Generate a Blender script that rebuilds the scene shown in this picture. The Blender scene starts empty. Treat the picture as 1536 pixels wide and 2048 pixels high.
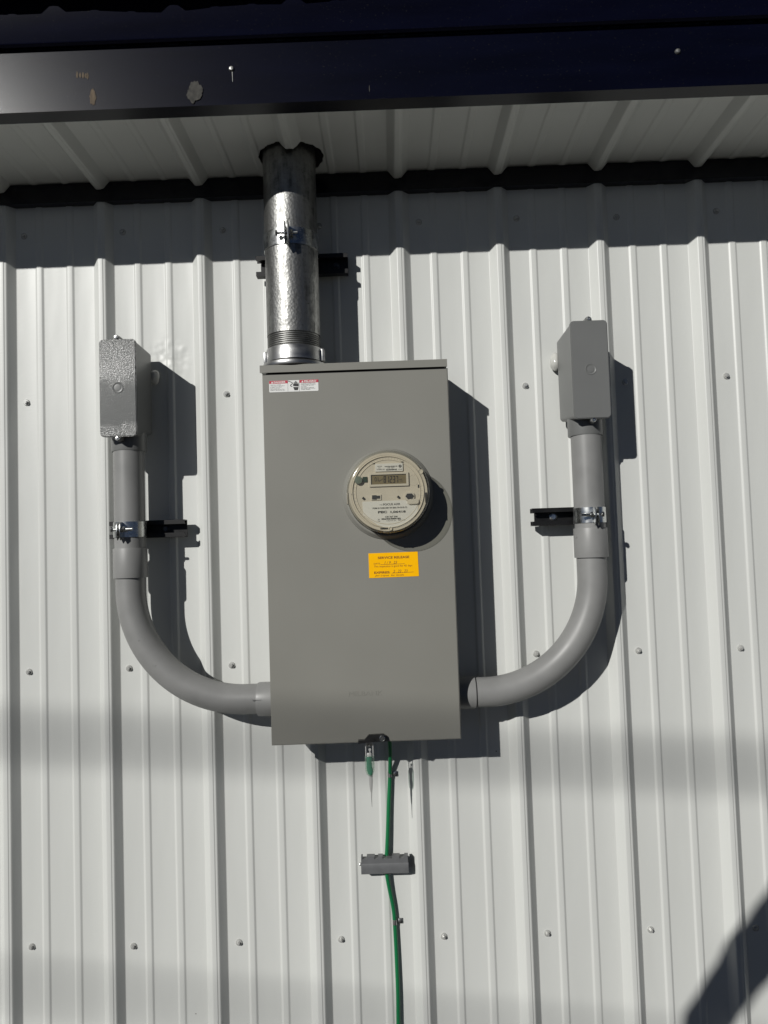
import bpy, bmesh, math, random
from mathutils import Vector, Matrix
R = math.radians
random.seed(7)
scene = bpy.context.scene
COL = scene.collection

# ---------------------------------------------------------------- camera
cam_data = bpy.data.cameras.new("camera")
cam = bpy.data.objects.new("camera", cam_data)
COL.objects.link(cam)
cam_data.sensor_fit = 'HORIZONTAL'
cam_data.sensor_width = 36.0
cam_data.lens = 36.0 * 1538 / 1536
cam_data.clip_start = 0.02
cam_data.clip_end = 600
cs = Vector((0.99939508, 0.01116833, -0.03293557))
cu = Vector((0.03345165, -0.04969295, 0.99820419))
cf = Vector((-0.0095116, 0.9987021, 0.05003649))
m = Matrix((cs, cu, -cf)).transposed().to_4x4()
m.translation = Vector((0.82876, -1.74454, 0.24376))
cam.matrix_world = m
scene.camera = cam

# ---------------------------------------------------------------- sky and sun
SUN = Vector((-0.69, -1.0, 0.545)).normalized()
ELEV = math.asin(SUN.z)
AZ = math.atan2(SUN.x, SUN.y)
world = bpy.data.worlds.new("World")
scene.world = world
world.use_nodes = True
wn = world.node_tree
bg = wn.nodes['Background']
sky = wn.nodes.new('ShaderNodeTexSky')
sky.sky_type = 'NISHITA'
sky.sun_disc = False
sky.sun_elevation = ELEV
sky.sun_rotation = AZ
sky.air_density = 0.15
sky.dust_density = 0.0
sky.altitude = 400
wn.links.new(sky.outputs[0], bg.inputs[0])
bg.inputs[1].default_value = 0.05
sl = bpy.data.lights.new("sun", 'SUN')
sl.energy = 5.0
sl.angle = R(0.53)
sl.color = (1.0, 0.985, 0.945)
so = bpy.data.objects.new("sun", sl)
COL.objects.link(so)
so.location = (-6, -9, 6)
so.rotation_euler = (-SUN).to_track_quat('-Z', 'Y').to_euler()

vs = scene.view_settings
vs.view_transform = 'Standard'
vs.look = 'None'
vs.gamma = 1
vs.exposure = -0.50
vs.use_curve_mapping = False
scene.cycles.max_bounces = 8
scene.cycles.transparent_max_bounces = 12
scene.cycles.use_denoising = True

# ---------------------------------------------------------------- helpers
def node(nt, t, **kw):
    n = nt.nodes.new(t)
    for k, v in kw.items():
        setattr(n, k, v)
    return n

def ramp(nt, a, b, ca, cb):
    r = node(nt, 'ShaderNodeValToRGB')
    r.color_ramp.elements[0].position = a
    r.color_ramp.elements[1].position = b
    r.color_ramp.elements[0].color = (*ca, 1) if len(ca) == 3 else ca
    r.color_ramp.elements[1].color = (*cb, 1) if len(cb) == 3 else cb
    return r

def mat(name, col, rough=0.5, metal=0.0, spec=0.5, var=0.0, vscale=(6, 6, 6), bump=0.0, bscale=300.0,
        rvar=0.0, dirt=None, detail=4.0, coat=0.0):
    """procedural painted / plastic / metal surface: noise varies tint, gloss and relief"""
    mm = bpy.data.materials.new(name)
    mm.use_nodes = True
    nt = mm.node_tree
    b = nt.nodes['Principled BSDF']
    b.inputs['Base Color'].default_value = (*col, 1)
    b.inputs['Roughness'].default_value = rough
    b.inputs['Metallic'].default_value = metal
    b.inputs['Specular IOR Level'].default_value = spec
    b.inputs['Coat Weight'].default_value = coat
    tc = node(nt, 'ShaderNodeTexCoord')
    mp = node(nt, 'ShaderNodeMapping')
    mp.inputs['Scale'].default_value = vscale
    nt.links.new(tc.outputs['Object'], mp.inputs[0])
    nz = node(nt, 'ShaderNodeTexNoise')
    nz.inputs['Scale'].default_value = 1.0
    nz.inputs['Detail'].default_value = detail
    nt.links.new(mp.outputs[0], nz.inputs[0])
    if var > 0:
        r = ramp(nt, 0.3, 0.7, [c * (1 - var) for c in col], [min(1, c * (1 + var)) for c in col])
        nt.links.new(nz.outputs[0], r.inputs[0])
        out = r.outputs[0]
        if dirt:
            n2 = node(nt, 'ShaderNodeTexNoise')
            n2.inputs['Scale'].default_value = dirt[1]
            n2.inputs['Detail'].default_value = 8
            nt.links.new(tc.outputs['Object'], n2.inputs[0])
            r2 = ramp(nt, dirt[2], dirt[3], (0, 0, 0), (1, 1, 1))
            nt.links.new(n2.outputs[0], r2.inputs[0])
            mx = node(nt, 'ShaderNodeMix', data_type='RGBA')
            nt.links.new(r2.outputs[0], mx.inputs[0])
            nt.links.new(out, mx.inputs[6])
            mx.inputs[7].default_value = (*dirt[0], 1)
            out = mx.outputs[2]
        nt.links.new(out, b.inputs['Base Color'])
    if rvar > 0:
        mr = node(nt, 'ShaderNodeMapRange')
        mr.inputs[1].default_value = 0.3
        mr.inputs[2].default_value = 0.7
        mr.inputs[3].default_value = max(0.02, rough - rvar)
        mr.inputs[4].default_value = min(1, rough + rvar)
        nt.links.new(nz.outputs[0], mr.inputs[0])
        nt.links.new(mr.outputs[0], b.inputs['Roughness'])
    if bump > 0:
        nb = node(nt, 'ShaderNodeTexNoise')
        nb.inputs['Scale'].default_value = bscale
        nb.inputs['Detail'].default_value = 3
        nt.links.new(tc.outputs['Object'], nb.inputs[0])
        bp = node(nt, 'ShaderNodeBump')
        bp.inputs['Strength'].default_value = 1.0
        bp.inputs['Distance'].default_value = bump
        nt.links.new(nb.outputs[0], bp.inputs['Height'])
        nt.links.new(bp.outputs[0], b.inputs['Normal'])
    return mm

class MB:
    """collects shapes into one mesh. World axes: x right, Y = metres out from the wall pan, z up."""
    def __init__(s):
        s.bm = bmesh.new()

    def _bev(s, vs_, bev, seg=2):
        if bev > 0:
            es = list({e for v in vs_ for e in v.link_edges})
            bmesh.ops.bevel(s.bm, geom=es, offset=bev, segments=seg, affect='EDGES', profile=0.5)

    def box(s, x0, x1, Y0, Y1, z0, z1, bev=0.0, rot=None):
        g = bmesh.ops.create_cube(s.bm, size=1)['verts']
        c = Vector(((x0 + x1) / 2, -(Y0 + Y1) / 2, (z0 + z1) / 2))
        for v in g:
            v.co = Vector((v.co.x * (x1 - x0), v.co.y * (Y1 - Y0), v.co.z * (z1 - z0)))
            if rot:
                v.co = rot @ v.co
            v.co += c
        s._bev(g, bev)
        return s

    def prism(s, pts, Y0, Y1, bev=0.0):
        """outline in x,z pushed from depth Y0 (back) to Y1 (front)"""
        a = [s.bm.verts.new((x, -Y0, z)) for x, z in pts]
        b = [s.bm.verts.new((x, -Y1, z)) for x, z in pts]
        n = len(pts)
        fs = [s.bm.faces.new(a), s.bm.faces.new(b[::-1])]
        for i in range(n):
            fs.append(s.bm.faces.new((a[i], b[i], b[(i + 1) % n], a[(i + 1) % n])))
        bmesh.ops.recalc_face_normals(s.bm, faces=fs)
        if bev > 0:
            es = [e for e in fs[1].edges]
            bmesh.ops.bevel(s.bm, geom=es, offset=bev, segments=2, affect='EDGES')
        return s

    def extr(s, pts, x0, x1):
        """outline in Y,z pushed along x"""
        a = [s.bm.verts.new((x0, -Y, z)) for Y, z in pts]
        b = [s.bm.verts.new((x1, -Y, z)) for Y, z in pts]
        n = len(pts)
        fs = [s.bm.faces.new(a), s.bm.faces.new(b[::-1])]
        for i in range(n):
            fs.append(s.bm.faces.new((a[i], b[i], b[(i + 1) % n], a[(i + 1) % n])))
        bmesh.ops.recalc_face_normals(s.bm, faces=fs)
        return s

    def loft(s, rings, caps=True, closed=True):
        vr = [[s.bm.verts.new(p) for p in r] for r in rings]
        n = len(vr[0])
        fs = []
        for a, b in zip(vr, vr[1:]):
            for i in range(n if closed else n - 1):
                j = (i + 1) % n
                fs.append(s.bm.faces.new((a[i], a[j], b[j], b[i])))
        if caps:
            fs.append(s.bm.faces.new(vr[0][::-1]))
            fs.append(s.bm.faces.new(vr[-1]))
        bmesh.ops.recalc_face_normals(s.bm, faces=fs)
        return s

    def tube(s, path, rad, seg=24, caps=True):
        """round section swept along world points; rad is one number or one per point"""
        path = [Vector(p) for p in path]
        n = len(path)
        rr = [rad] * n if not hasattr(rad, '__len__') else rad
        t0 = (path[1] - path[0]).normalized()
        up = Vector((0, 0, 1)) if abs(t0.z) < 0.9 else Vector((0, -1, 0))
        x = t0.cross(up).normalized()
        rings = []
        for i, p in enumerate(path):
            a = path[max(0, i - 1)]
            b = path[min(n - 1, i + 1)]
            t = (b - a)
            t = t.normalized() if t.length > 1e-9 else t0
            x = (x - t * x.dot(t)).normalized()
            y = t.cross(x)
            rings.append([p + (x * math.cos(k * 2 * math.pi / seg) + y * math.sin(k * 2 * math.pi / seg)) * rr[i]
                          for k in range(seg)])
        return s.loft(rings, caps)

    def lathe(s, prof, c, axis='y', seg=64):
        """profile of (radius, height); axis 'y' grows out of the wall, 'z' grows up, 'x' to the right"""
        rings = []
        for r, h in prof:
            ring = []
            for k in range(seg):
                a = k * 2 * math.pi / seg
                u, v = r * math.cos(a), r * math.sin(a)
                if axis == 'y':
                    ring.append(Vector((c[0] + u, c[1] - h, c[2] + v)))
                elif axis == 'z':
                    ring.append(Vector((c[0] + u, c[1] + v, c[2] + h)))
                else:
                    ring.append(Vector((c[0] + h, c[1] + u, c[2] + v)))
            rings.append(ring)
        return s.loft(rings)

    def sheet(s, pts, Y):
        """thin flat printed patch, outline in x,z"""
        return s.prism(pts, Y - 0.00015, Y)

    def blob(s, c, rx, ry, rz, n=3, jit=0.0, seed=1):
        g = bmesh.ops.create_icosphere(s.bm, subdivisions=n, radius=1)['verts']
        rnd = random.Random(seed)
        ph = [rnd.uniform(0, 6.28) for _ in range(6)]
        for v in g:
            k = 1 + jit * (math.sin(3 * v.co.x + ph[0]) + math.sin(4 * v.co.z + ph[1]) + math.sin(5 * v.co.y + 3 * v.co.x + ph[2])) / 3
            v.co = Vector((v.co.x * rx * k, v.co.y * ry * k, v.co.z * rz * k)) + Vector(c)
        return s

    def text(s, body, x0, z0, w, h, Y, bold=0.0, ext=0.00015, shear=0.0):
        cu_ = bpy.data.curves.new('t', 'FONT')
        cu_.body = body
        cu_.size = 1
        cu_.offset = bold
        cu_.shear = shear
        cu_.resolution_u = 3
        o = bpy.data.objects.new('t', cu_)
        COL.objects.link(o)
        dg = bpy.context.evaluated_depsgraph_get()
        me = bpy.data.meshes.new_from_object(o.evaluated_get(dg))
        xs = [v.co.x for v in me.vertices]
        ys = [v.co.y for v in me.vertices]
        ax, bx_, ay, by_ = min(xs), max(xs), min(ys), max(ys)
        for v in me.vertices:
            v.co = Vector((x0 + (v.co.x - ax) / (bx_ - ax) * w, -Y, z0 + (v.co.y - ay) / (by_ - ay) * h))
        t = bmesh.new()
        t.from_mesh(me)
        r = bmesh.ops.extrude_face_region(t, geom=t.faces[:])
        for v in r['geom']:
            if isinstance(v, bmesh.types.BMVert):
                v.co.y += ext
        bmesh.ops.recalc_face_normals(t, faces=t.faces)
        t.to_mesh(me)
        t.free()
        s.bm.from_mesh(me)
        bpy.data.objects.remove(o)
        bpy.data.curves.remove(cu_)
        bpy.data.meshes.remove(me)
        return s

    def build(s, name, material, parent=None, ang=35, label=None):
        me = bpy.data.meshes.new(name)
        s.bm.to_mesh(me)
        s.bm.free()
        for p in me.polygons:
            p.use_smooth = True
        me.set_sharp_from_angle(angle=R(ang))
        me.materials.append(material)
        o = bpy.data.objects.new(name, me)
        COL.objects.link(o)
        if parent:
            o.parent = parent
            o.matrix_parent_inverse = Matrix.Translation(-parent_world(parent))
        if label:
            o['label'] = label
        return o

def parent_world(p):
    v = Vector(p.location)
    if p.parent:
        # part objects keep identity transforms in world space, so their world offset is zero
        return Vector((0, 0, 0))
    return v

def thing(name, label, cat, loc, group=None):
    o = bpy.data.objects.new(name, None)
    COL.objects.link(o)
    o.location = loc
    o.empty_display_size = 0.05
    return tag(o, label, cat, group)

def tag(o, label, cat, group=None):
    o['label'] = label
    o['category'] = cat
    if group:
        o['group'] = group
    return o

def rrect(x0, x1, z0, z1, r, n=5):
    pts = []
    for cx, cz, a0 in ((x1 - r, z1 - r, 0), (x0 + r, z1 - r, 90), (x0 + r, z0 + r, 180), (x1 - r, z0 + r, 270)):
        for k in range(n + 1):
            a = R(a0 + 90 * k / n)
            pts.append((cx + r * math.cos(a), cz + r * math.sin(a)))
    return pts

def circ(cx, cz, r, n=20):
    return [(cx + r * math.cos(2 * math.pi * k / n), cz + r * math.sin(2 * math.pi * k / n)) for k in range(n)]

# ---------------------------------------------------------------- materials
def wall_material(name, col, dent=None):
    mm = mat(name, col, rough=0.40, spec=0.45, var=0.035, vscale=(3.0, 3.0, 1.1), rvar=0.06, detail=5)
    nt = mm.node_tree
    b = nt.nodes['Principled BSDF']
    tc = node(nt, 'ShaderNodeTexCoord')
    # slow oil-canning of the flat sheet and fine paint texture
    mp = node(nt, 'ShaderNodeMapping')
    mp.inputs['Scale'].default_value = (9, 9, 2.2)
    nt.links.new(tc.outputs['Object'], mp.inputs[0])
    n1 = node(nt, 'ShaderNodeTexNoise')
    n1.inputs['Scale'].default_value = 1
    n1.inputs['Detail'].default_value = 2
    nt.links.new(mp.outputs[0], n1.inputs[0])
    mp2 = node(nt, 'ShaderNodeMapping')
    mp2.inputs['Scale'].default_value = (60, 60, 260)
    nt.links.new(tc.outputs['Object'], mp2.inputs[0])
    n2 = node(nt, 'ShaderNodeTexNoise')
    n2.inputs['Scale'].default_value = 1
    n2.inputs['Detail'].default_value = 2
    nt.links.new(mp2.outputs[0], n2.inputs[0])
    b1 = node(nt, 'ShaderNodeBump')
    b1.inputs['Distance'].default_value = 0.0035
    nt.links.new(n1.outputs[0], b1.inputs['Height'])
    b2 = node(nt, 'ShaderNodeBump')
    b2.inputs['Distance'].default_value = 0.00010
    nt.links.new(n2.outputs[0], b2.inputs['Height'])
    nt.links.new(b1.outputs[0], b2.inputs['Normal'])
    nt.links.new(b2.outputs[0], b.inputs['Normal'])
    # a crumpled dent in the sheet beside the left junction box
    if dent:
        sb = node(nt, 'ShaderNodeVectorMath', operation='DISTANCE')
        nt.links.new(tc.outputs['Object'], sb.inputs[0])
        sb.inputs[1].default_value = dent
        md = node(nt, 'ShaderNodeMapRange')
        md.inputs[1].default_value = 0.060
        md.inputs[2].default_value = 0.01
        nt.links.new(sb.outputs['Value'], md.inputs[0])
        n3 = node(nt, 'ShaderNodeTexNoise')
        n3.inputs['Scale'].default_value = 34
        n3.inputs['Detail'].default_value = 1
        nt.links.new(tc.outputs['Object'], n3.inputs[0])
        b3 = node(nt, 'ShaderNodeBump')
        b3.inputs['Distance'].default_value = 0.0065
        nt.links.new(md.outputs[0], b3.inputs['Strength'])
        nt.links.new(n3.outputs[0], b3.inputs['Height'])
        nt.links.new(b2.outputs[0], b3.inputs['Normal'])
        nt.links.new(b3.outputs[0], b.inputs['Normal'])
    # sparse small specks of dirt
    v = node(nt, 'ShaderNodeTexVoronoi')
    v.inputs['Scale'].default_value = 22
    nt.links.new(tc.outputs['Object'], v.inputs[0])
    lt = node(nt, 'ShaderNodeMath', operation='LESS_THAN')
    lt.inputs[1].default_value = 0.035
    nt.links.new(v.outputs['Distance'], lt.inputs[0])
    sp = node(nt, 'ShaderNodeSeparateColor')
    nt.links.new(v.outputs['Color'], sp.inputs[0])
    gt = node(nt, 'ShaderNodeMath', operation='GREATER_THAN')
    gt.inputs[1].default_value = 0.93
    nt.links.new(sp.outputs[0], gt.inputs[0])
    mu = node(nt, 'ShaderNodeMath', operation='MULTIPLY')
    nt.links.new(lt.outputs[0], mu.inputs[0])
    nt.links.new(gt.outputs[0], mu.inputs[1])
    mx = node(nt, 'ShaderNodeMix', data_type='RGBA')
    src = b.inputs['Base Color'].links[0].from_socket
    nt.links.new(mu.outputs[0], mx.inputs[0])
    nt.links.new(src, mx.inputs[6])
    mx.inputs[7].default_value = (0.2, 0.19, 0.17, 1)
    nt.links.new(mx.outputs[2], b.inputs['Base Color'])
    return mm

M = {}
M['wall'] = wall_material('white_painted_steel', (0.605, 0.614, 0.590), dent=(0.327, 0.0, 0.700))
M['navy'] = mat('dark_navy_trim_paint', (0.0016, 0.0020, 0.0075), rough=0.215, spec=0.36, var=0.25, vscale=(5, 5, 30), dirt=((0.022, 0.021, 0.019), 330, 0.66, 0.74),
                bump=0.00006, bscale=900)
M['roof'] = mat('dark_roof_paint', (0.008, 0.008, 0.010), rough=0.5, var=0.2)
M['box'] = mat('gray_powder_coat', (0.228, 0.224, 0.200), rough=0.42, spec=0.4, var=0.03, vscale=(4, 4, 4), rvar=0.05,
               bump=0.00003, bscale=700)
M['pvc'] = mat('gray_conduit_plastic', (0.235, 0.235, 0.230), rough=0.42, spec=0.45, var=0.08, vscale=(14, 14, 14), rvar=0.08,
               dirt=((0.10, 0.10, 0.095), 38, 0.70, 0.80))
M['jbox'] = mat('gray_moulded_box_plastic', (0.155, 0.158, 0.155), rough=0.36, spec=0.5, var=0.04, vscale=(10, 10, 10))
M['stipple'] = mat('stippled_gray_lid_plastic', (0.140, 0.143, 0.138), rough=0.22, spec=0.6, var=0.05, vscale=(10, 10, 10),
                   bump=0.0014, bscale=430)
M['black'] = mat('black_channel_paint', (0.005, 0.005, 0.0055), rough=0.45, spec=0.35, var=0.3, vscale=(20, 20, 20), rvar=0.1)
M['zinc'] = mat('zinc_plated_steel', (0.60, 0.61, 0.60), rough=0.28, metal=1.0, var=0.15, vscale=(60, 60, 60), rvar=0.08)
M['alu'] = mat('cast_aluminium', (0.42, 0.42, 0.415), rough=0.38, metal=1.0, var=0.12, vscale=(20, 20, 60), rvar=0.08, bump=0.0001, bscale=400)
M['dull'] = mat('dull_thread_steel', (0.30, 0.30, 0.29), rough=0.45, metal=1.0, var=0.2, vscale=(30, 30, 30), rvar=0.08)
M['rubber'] = mat('dark_washer_rubber', (0.03, 0.03, 0.03), rough=0.7, var=0.2)
M['screw'] = mat('white_screw_paint', (0.52, 0.52, 0.50), rough=0.25, metal=0.35, spec=0.6, var=0.15, vscale=(120, 120, 120))
M['silicone'] = mat('clear_silicone', (0.50, 0.50, 0.47), rough=0.16, spec=0.7, var=0.1, vscale=(60, 60, 60))
M['green'] = mat('green_wire_jacket', (0.008, 0.150, 0.052), rough=0.33, spec=0.5, var=0.15, vscale=(40, 40, 9))
M['bond'] = mat('gray_terminal_plastic', (0.125, 0.128, 0.132), rough=0.45, var=0.08, vscale=(60, 60, 60), bump=0.0001, bscale=300)
M['face'] = mat('beige_meter_plastic', (0.54, 0.485, 0.385), rough=0.5, var=0.06, vscale=(30, 30, 30))
M['rim'] = mat('pale_rim_plastic', (0.60, 0.54, 0.43), rough=0.22, spec=0.6, var=0.05)
M['faceline'] = mat('beige_plastic_groove', (0.33, 0.285, 0.215), rough=0.6, var=0.05)
M['bezel'] = mat('pale_bezel_plastic', (0.56, 0.51, 0.41), rough=0.45, var=0.04)
M['lcd'] = mat('brown_green_lcd_glass', (0.19, 0.15, 0.075), rough=0.22, var=0.12, vscale=(30, 30, 30))
M['segment'] = mat('lcd_segment', (0.014, 0.010, 0.005), rough=0.3, var=0.1)
M['nameplate'] = mat('off_white_nameplate', (0.66, 0.64, 0.58), rough=0.5, var=0.03, vscale=(40, 40, 40))
M['ink'] = mat('black_print', (0.02, 0.02, 0.02), rough=0.6, var=0.1)
M['port'] = mat('green_gray_port_plastic', (0.12, 0.15, 0.115), rough=0.3, var=0.1)
M['portdark'] = mat('dark_green_port_window', (0.012, 0.035, 0.018), rough=0.25, var=0.1)
M['socket'] = mat('black_plastic', (0.012, 0.012, 0.012), rough=0.4, var=0.1)
M['ring'] = mat('gray_meter_base_plastic', (0.30, 0.275, 0.22), rough=0.45, var=0.05)
M['sticker'] = mat('white_sticker_vinyl', (0.74, 0.74, 0.72), rough=0.45, var=0.02)
M['red'] = mat('red_sticker_print', (0.46, 0.018, 0.045), rough=0.45, var=0.04)
M['yellow'] = mat('yellow_card_paper', (1.0, 0.50, 0.0), rough=0.85, spec=0.15, var=0.03, vscale=(50, 50, 50))
M['brownink'] = mat('brown_print', (0.17, 0.045, 0.004), rough=0.6, var=0.05)
M['pen'] = mat('pen_ink', (0.22, 0.10, 0.01), rough=0.6, var=0.05)
M['latch'] = mat('dark_latch_steel', (0.06, 0.06, 0.06), rough=0.3, metal=0.7, var=0.25, vscale=(60, 60, 60))
M['caulk'] = mat('dusty_sealant', (0.040, 0.038, 0.033), rough=0.8, var=0.5, vscale=(120, 120, 120), bump=0.0006, bscale=260)
M['rust'] = mat('tan_scrape', (0.085, 0.060, 0.034), rough=0.75, var=0.5, vscale=(200, 200, 60))
M['greenplug'] = mat('green_seal_plug', (0.0, 0.16, 0.085), rough=0.3, var=0.2, vscale=(80, 80, 80))
M['sealtail'] = mat('pale_gray_seal_tail', (0.32, 0.32, 0.31), rough=0.4, var=0.1)
M['wood'] = mat('weathered_pole_wood', (0.12, 0.085, 0.055), rough=0.85, var=0.35, vscale=(30, 30, 1.5))
M['cable'] = mat('black_cable_jacket', (0.02, 0.02, 0.02), rough=0.6, var=0.2)
M['jacket'] = mat('dark_jacket_cloth', (0.03, 0.032, 0.04), rough=0.9, var=0.3, vscale=(30, 30, 30), bump=0.001, bscale=90)
M['jeans'] = mat('blue_jeans_cloth', (0.04, 0.055, 0.095), rough=0.9, var=0.2, vscale=(40, 40, 40))
M['skin'] = mat('skin', (0.42, 0.24, 0.16), rough=0.5, var=0.08, vscale=(20, 20, 20))
M['hair'] = mat('brown_hair', (0.03, 0.018, 0.01), rough=0.6, var=0.3, vscale=(60, 60, 60))
M['boot'] = mat('brown_boot_leather', (0.06, 0.035, 0.02), rough=0.6, var=0.2)
M['phone'] = mat('black_phone_glass', (0.01, 0.01, 0.012), rough=0.15, var=0.1)

def clear_material(name, tint, ior=1.5, rough=0.10, body=0.0, bodycol=(0.8, 0.8, 0.8)):
    """thin clear plastic shell: light passes straight through, edges and grazing angles mirror the sky"""
    mm = bpy.data.materials.new(name)
    mm.use_nodes = True
    nt = mm.node_tree
    out = nt.nodes['Material Output']
    nt.nodes.remove(nt.nodes['Principled BSDF'])
    tr = node(nt, 'ShaderNodeBsdfTransparent')
    tr.inputs[0].default_value = (*tint, 1)
    gl = node(nt, 'ShaderNodeBsdfGlossy')
    gl.inputs['Roughness'].default_value = rough
    fr = node(nt, 'ShaderNodeFresnel')
    # the sheet is thin: it mirrors the same from either side
    ge = node(nt, 'ShaderNodeNewGeometry')
    mi = node(nt, 'ShaderNodeMapRange')
    mi.inputs[3].default_value = ior
    mi.inputs[4].default_value = 1 / ior
    nt.links.new(ge.outputs['Backfacing'], mi.inputs[0])
    nt.links.new(mi.outputs[0], fr.inputs[0])
    tc = node(nt, 'ShaderNodeTexCoord')
    nz = node(nt, 'ShaderNodeTexNoise')
    nz.inputs['Scale'].default_value = 35
    nt.links.new(tc.outputs['Object'], nz.inputs[0])
    bp = node(nt, 'ShaderNodeBump')
    bp.inputs['Distance'].default_value = 0.0006
    nt.links.new(nz.outputs[0], bp.inputs['Height'])
    nt.links.new(bp.outputs[0], gl.inputs['Normal'])
    ms = node(nt, 'ShaderNodeMixShader')
    nt.links.new(fr.outputs[0], ms.inputs[0])
    first = tr.outputs[0]
    if body > 0:
        df = node(nt, 'ShaderNodeBsdfDiffuse')
        df.inputs[0].default_value = (*bodycol, 1)
        m0 = node(nt, 'ShaderNodeMixShader')
        m0.inputs[0].default_value = body
        nt.links.new(tr.outputs[0], m0.inputs[1])
        nt.links.new(df.outputs[0], m0.inputs[2])
        first = m0.outputs[0]
    nt.links.new(first, ms.inputs[1])
    nt.links.new(gl.outputs[0], ms.inputs[2])
    nt.links.new(ms.outputs[0], out.inputs[0])
    return mm

M['clear'] = clear_material('clear_meter_polycarbonate', (0.90, 0.90, 0.87), body=0.05, bodycol=(0.6, 0.58, 0.5))
M['clearseal'] = clear_material('clear_seal_plastic', (0.84, 0.90, 0.86), body=0.14, bodycol=(0.45, 0.65, 0.52))

def grain_fade(mm):
    nt = mm.node_tree
    bp = [n for n in nt.nodes if n.type == 'BUMP'][0]
    tc = node(nt, 'ShaderNodeTexCoord')
    sx = node(nt, 'ShaderNodeSeparateXYZ')
    nt.links.new(tc.outputs['Object'], sx.inputs[0])
    nz = node(nt, 'ShaderNodeTexNoise')
    nz.inputs['Scale'].default_value = 40
    nt.links.new(tc.outputs['Object'], nz.inputs[0])
    ad = node(nt, 'ShaderNodeMath', operation='MULTIPLY_ADD')
    nt.links.new(nz.outputs[0], ad.inputs[0])
    ad.inputs[1].default_value = 0.06
    nt.links.new(sx.outputs[2], ad.inputs[2])
    a = node(nt, 'ShaderNodeMapRange')
    for i, v in ((1, 0.63), (2, 0.745), (3, 0.22), (4, 1.0)):
        a.inputs[i].default_value = v
    b = node(nt, 'ShaderNodeMapRange')
    for i, v in ((1, 0.565), (2, 0.530), (3, 0.22), (4, 0.75)):
        b.inputs[i].default_value = v
    nt.links.new(ad.outputs[0], a.inputs[0])
    nt.links.new(ad.outputs[0], b.inputs[0])
    mx = node(nt, 'ShaderNodeMath', operation='MAXIMUM')
    nt.links.new(a.outputs[0], mx.inputs[0])
    nt.links.new(b.outputs[0], mx.inputs[1])
    nt.links.new(mx.outputs[0], bp.inputs['Strength'])
grain_fade(M['stipple'])

def galv_material():
    mm = bpy.data.materials.new('galvanized_steel')
    mm.use_nodes = True
    nt = mm.node_tree
    b = nt.nodes['Principled BSDF']
    b.inputs['Metallic'].default_value = 1.0
    tc = node(nt, 'ShaderNodeTexCoord')
    v = node(nt, 'ShaderNodeTexVoronoi')
    v.inputs['Scale'].default_value = 170
    nt.links.new(tc.outputs['Object'], v.inputs[0])
    n1 = node(nt, 'ShaderNodeTexNoise')
    n1.inputs['Scale'].default_value = 55
    n1.inputs['Detail'].default_value = 9
    n1.inputs['Roughness'].default_value = 0.7
    nt.links.new(tc.outputs['Object'], n1.inputs[0])
    mp = node(nt, 'ShaderNodeMapping')
    mp.inputs['Scale'].default_value = (90, 90, 9)
    nt.links.new(tc.outputs['Object'], mp.inputs[0])
    n2 = node(nt, 'ShaderNodeTexNoise')
    n2.inputs['Scale'].default_value = 1
    n2.inputs['Detail'].default_value = 6
    nt.links.new(mp.outputs[0], n2.inputs[0])
    r = ramp(nt, 0.36, 0.66, (0.13, 0.13, 0.127), (0.41, 0.41, 0.397))
    e = r.color_ramp.elements.new(0.48)
    e.color = (0.27, 0.27, 0.262, 1)
    ad = node(nt, 'ShaderNodeMath', operation='ADD')
    hf = node(nt, 'ShaderNodeMath', operation='MULTIPLY')
    hf.inputs[1].default_value = 0.5
    nt.links.new(n1.outputs[0], ad.inputs[0])
    nt.links.new(n2.outputs[0], ad.inputs[1])
    nt.links.new(ad.outputs[0], hf.inputs[0])
    nt.links.new(hf.outputs[0], r.inputs[0])
    # small dark pits and scuffs
    n3 = node(nt, 'ShaderNodeTexNoise')
    n3.inputs['Scale'].default_value = 130
    n3.inputs['Detail'].default_value = 4
    nt.links.new(tc.outputs['Object'], n3.inputs[0])
    r3 = ramp(nt, 0.64, 0.72, (0, 0, 0), (1, 1, 1))
    nt.links.new(n3.outputs[0], r3.inputs[0])
    mx = node(nt, 'ShaderNodeMix', data_type='RGBA')
    nt.links.new(r3.outputs[0], mx.inputs[0])
    nt.links.new(r.outputs[0], mx.inputs[6])
    mx.inputs[7].default_value = (0.16, 0.16, 0.15, 1)
    nt.links.new(mx.outputs[2], b.inputs['Base Color'])
    mr = node(nt, 'ShaderNodeMapRange')
    mr.inputs[1].default_value = 0.3
    mr.inputs[2].default_value = 0.7
    mr.inputs[3].default_value = 0.56
    mr.inputs[4].default_value = 0.36
    nt.links.new(hf.outputs[0], mr.inputs[0])
    nt.links.new(mr.outputs[0], b.inputs['Roughness'])
    b1 = node(nt, 'ShaderNodeBump')
    b1.inputs['Distance'].default_value = 0.00035
    nt.links.new(v.outputs['Distance'], b1.inputs['Height'])
    b2 = node(nt, 'ShaderNodeBump')
    b2.inputs['Distance'].default_value = 0.0005
    nt.links.new(n1.outputs[0], b2.inputs['Height'])
    nt.links.new(b1.outputs[0], b2.inputs['Normal'])
    nt.links.new(b2.outputs[0], b.inputs['Normal'])
    return mm
M['galv'] = galv_material()
M['brightwire'] = mat('bright_wire', (0.62, 0.62, 0.60), rough=0.5, metal=0.45, var=0.15, vscale=(90, 90, 90))

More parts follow.
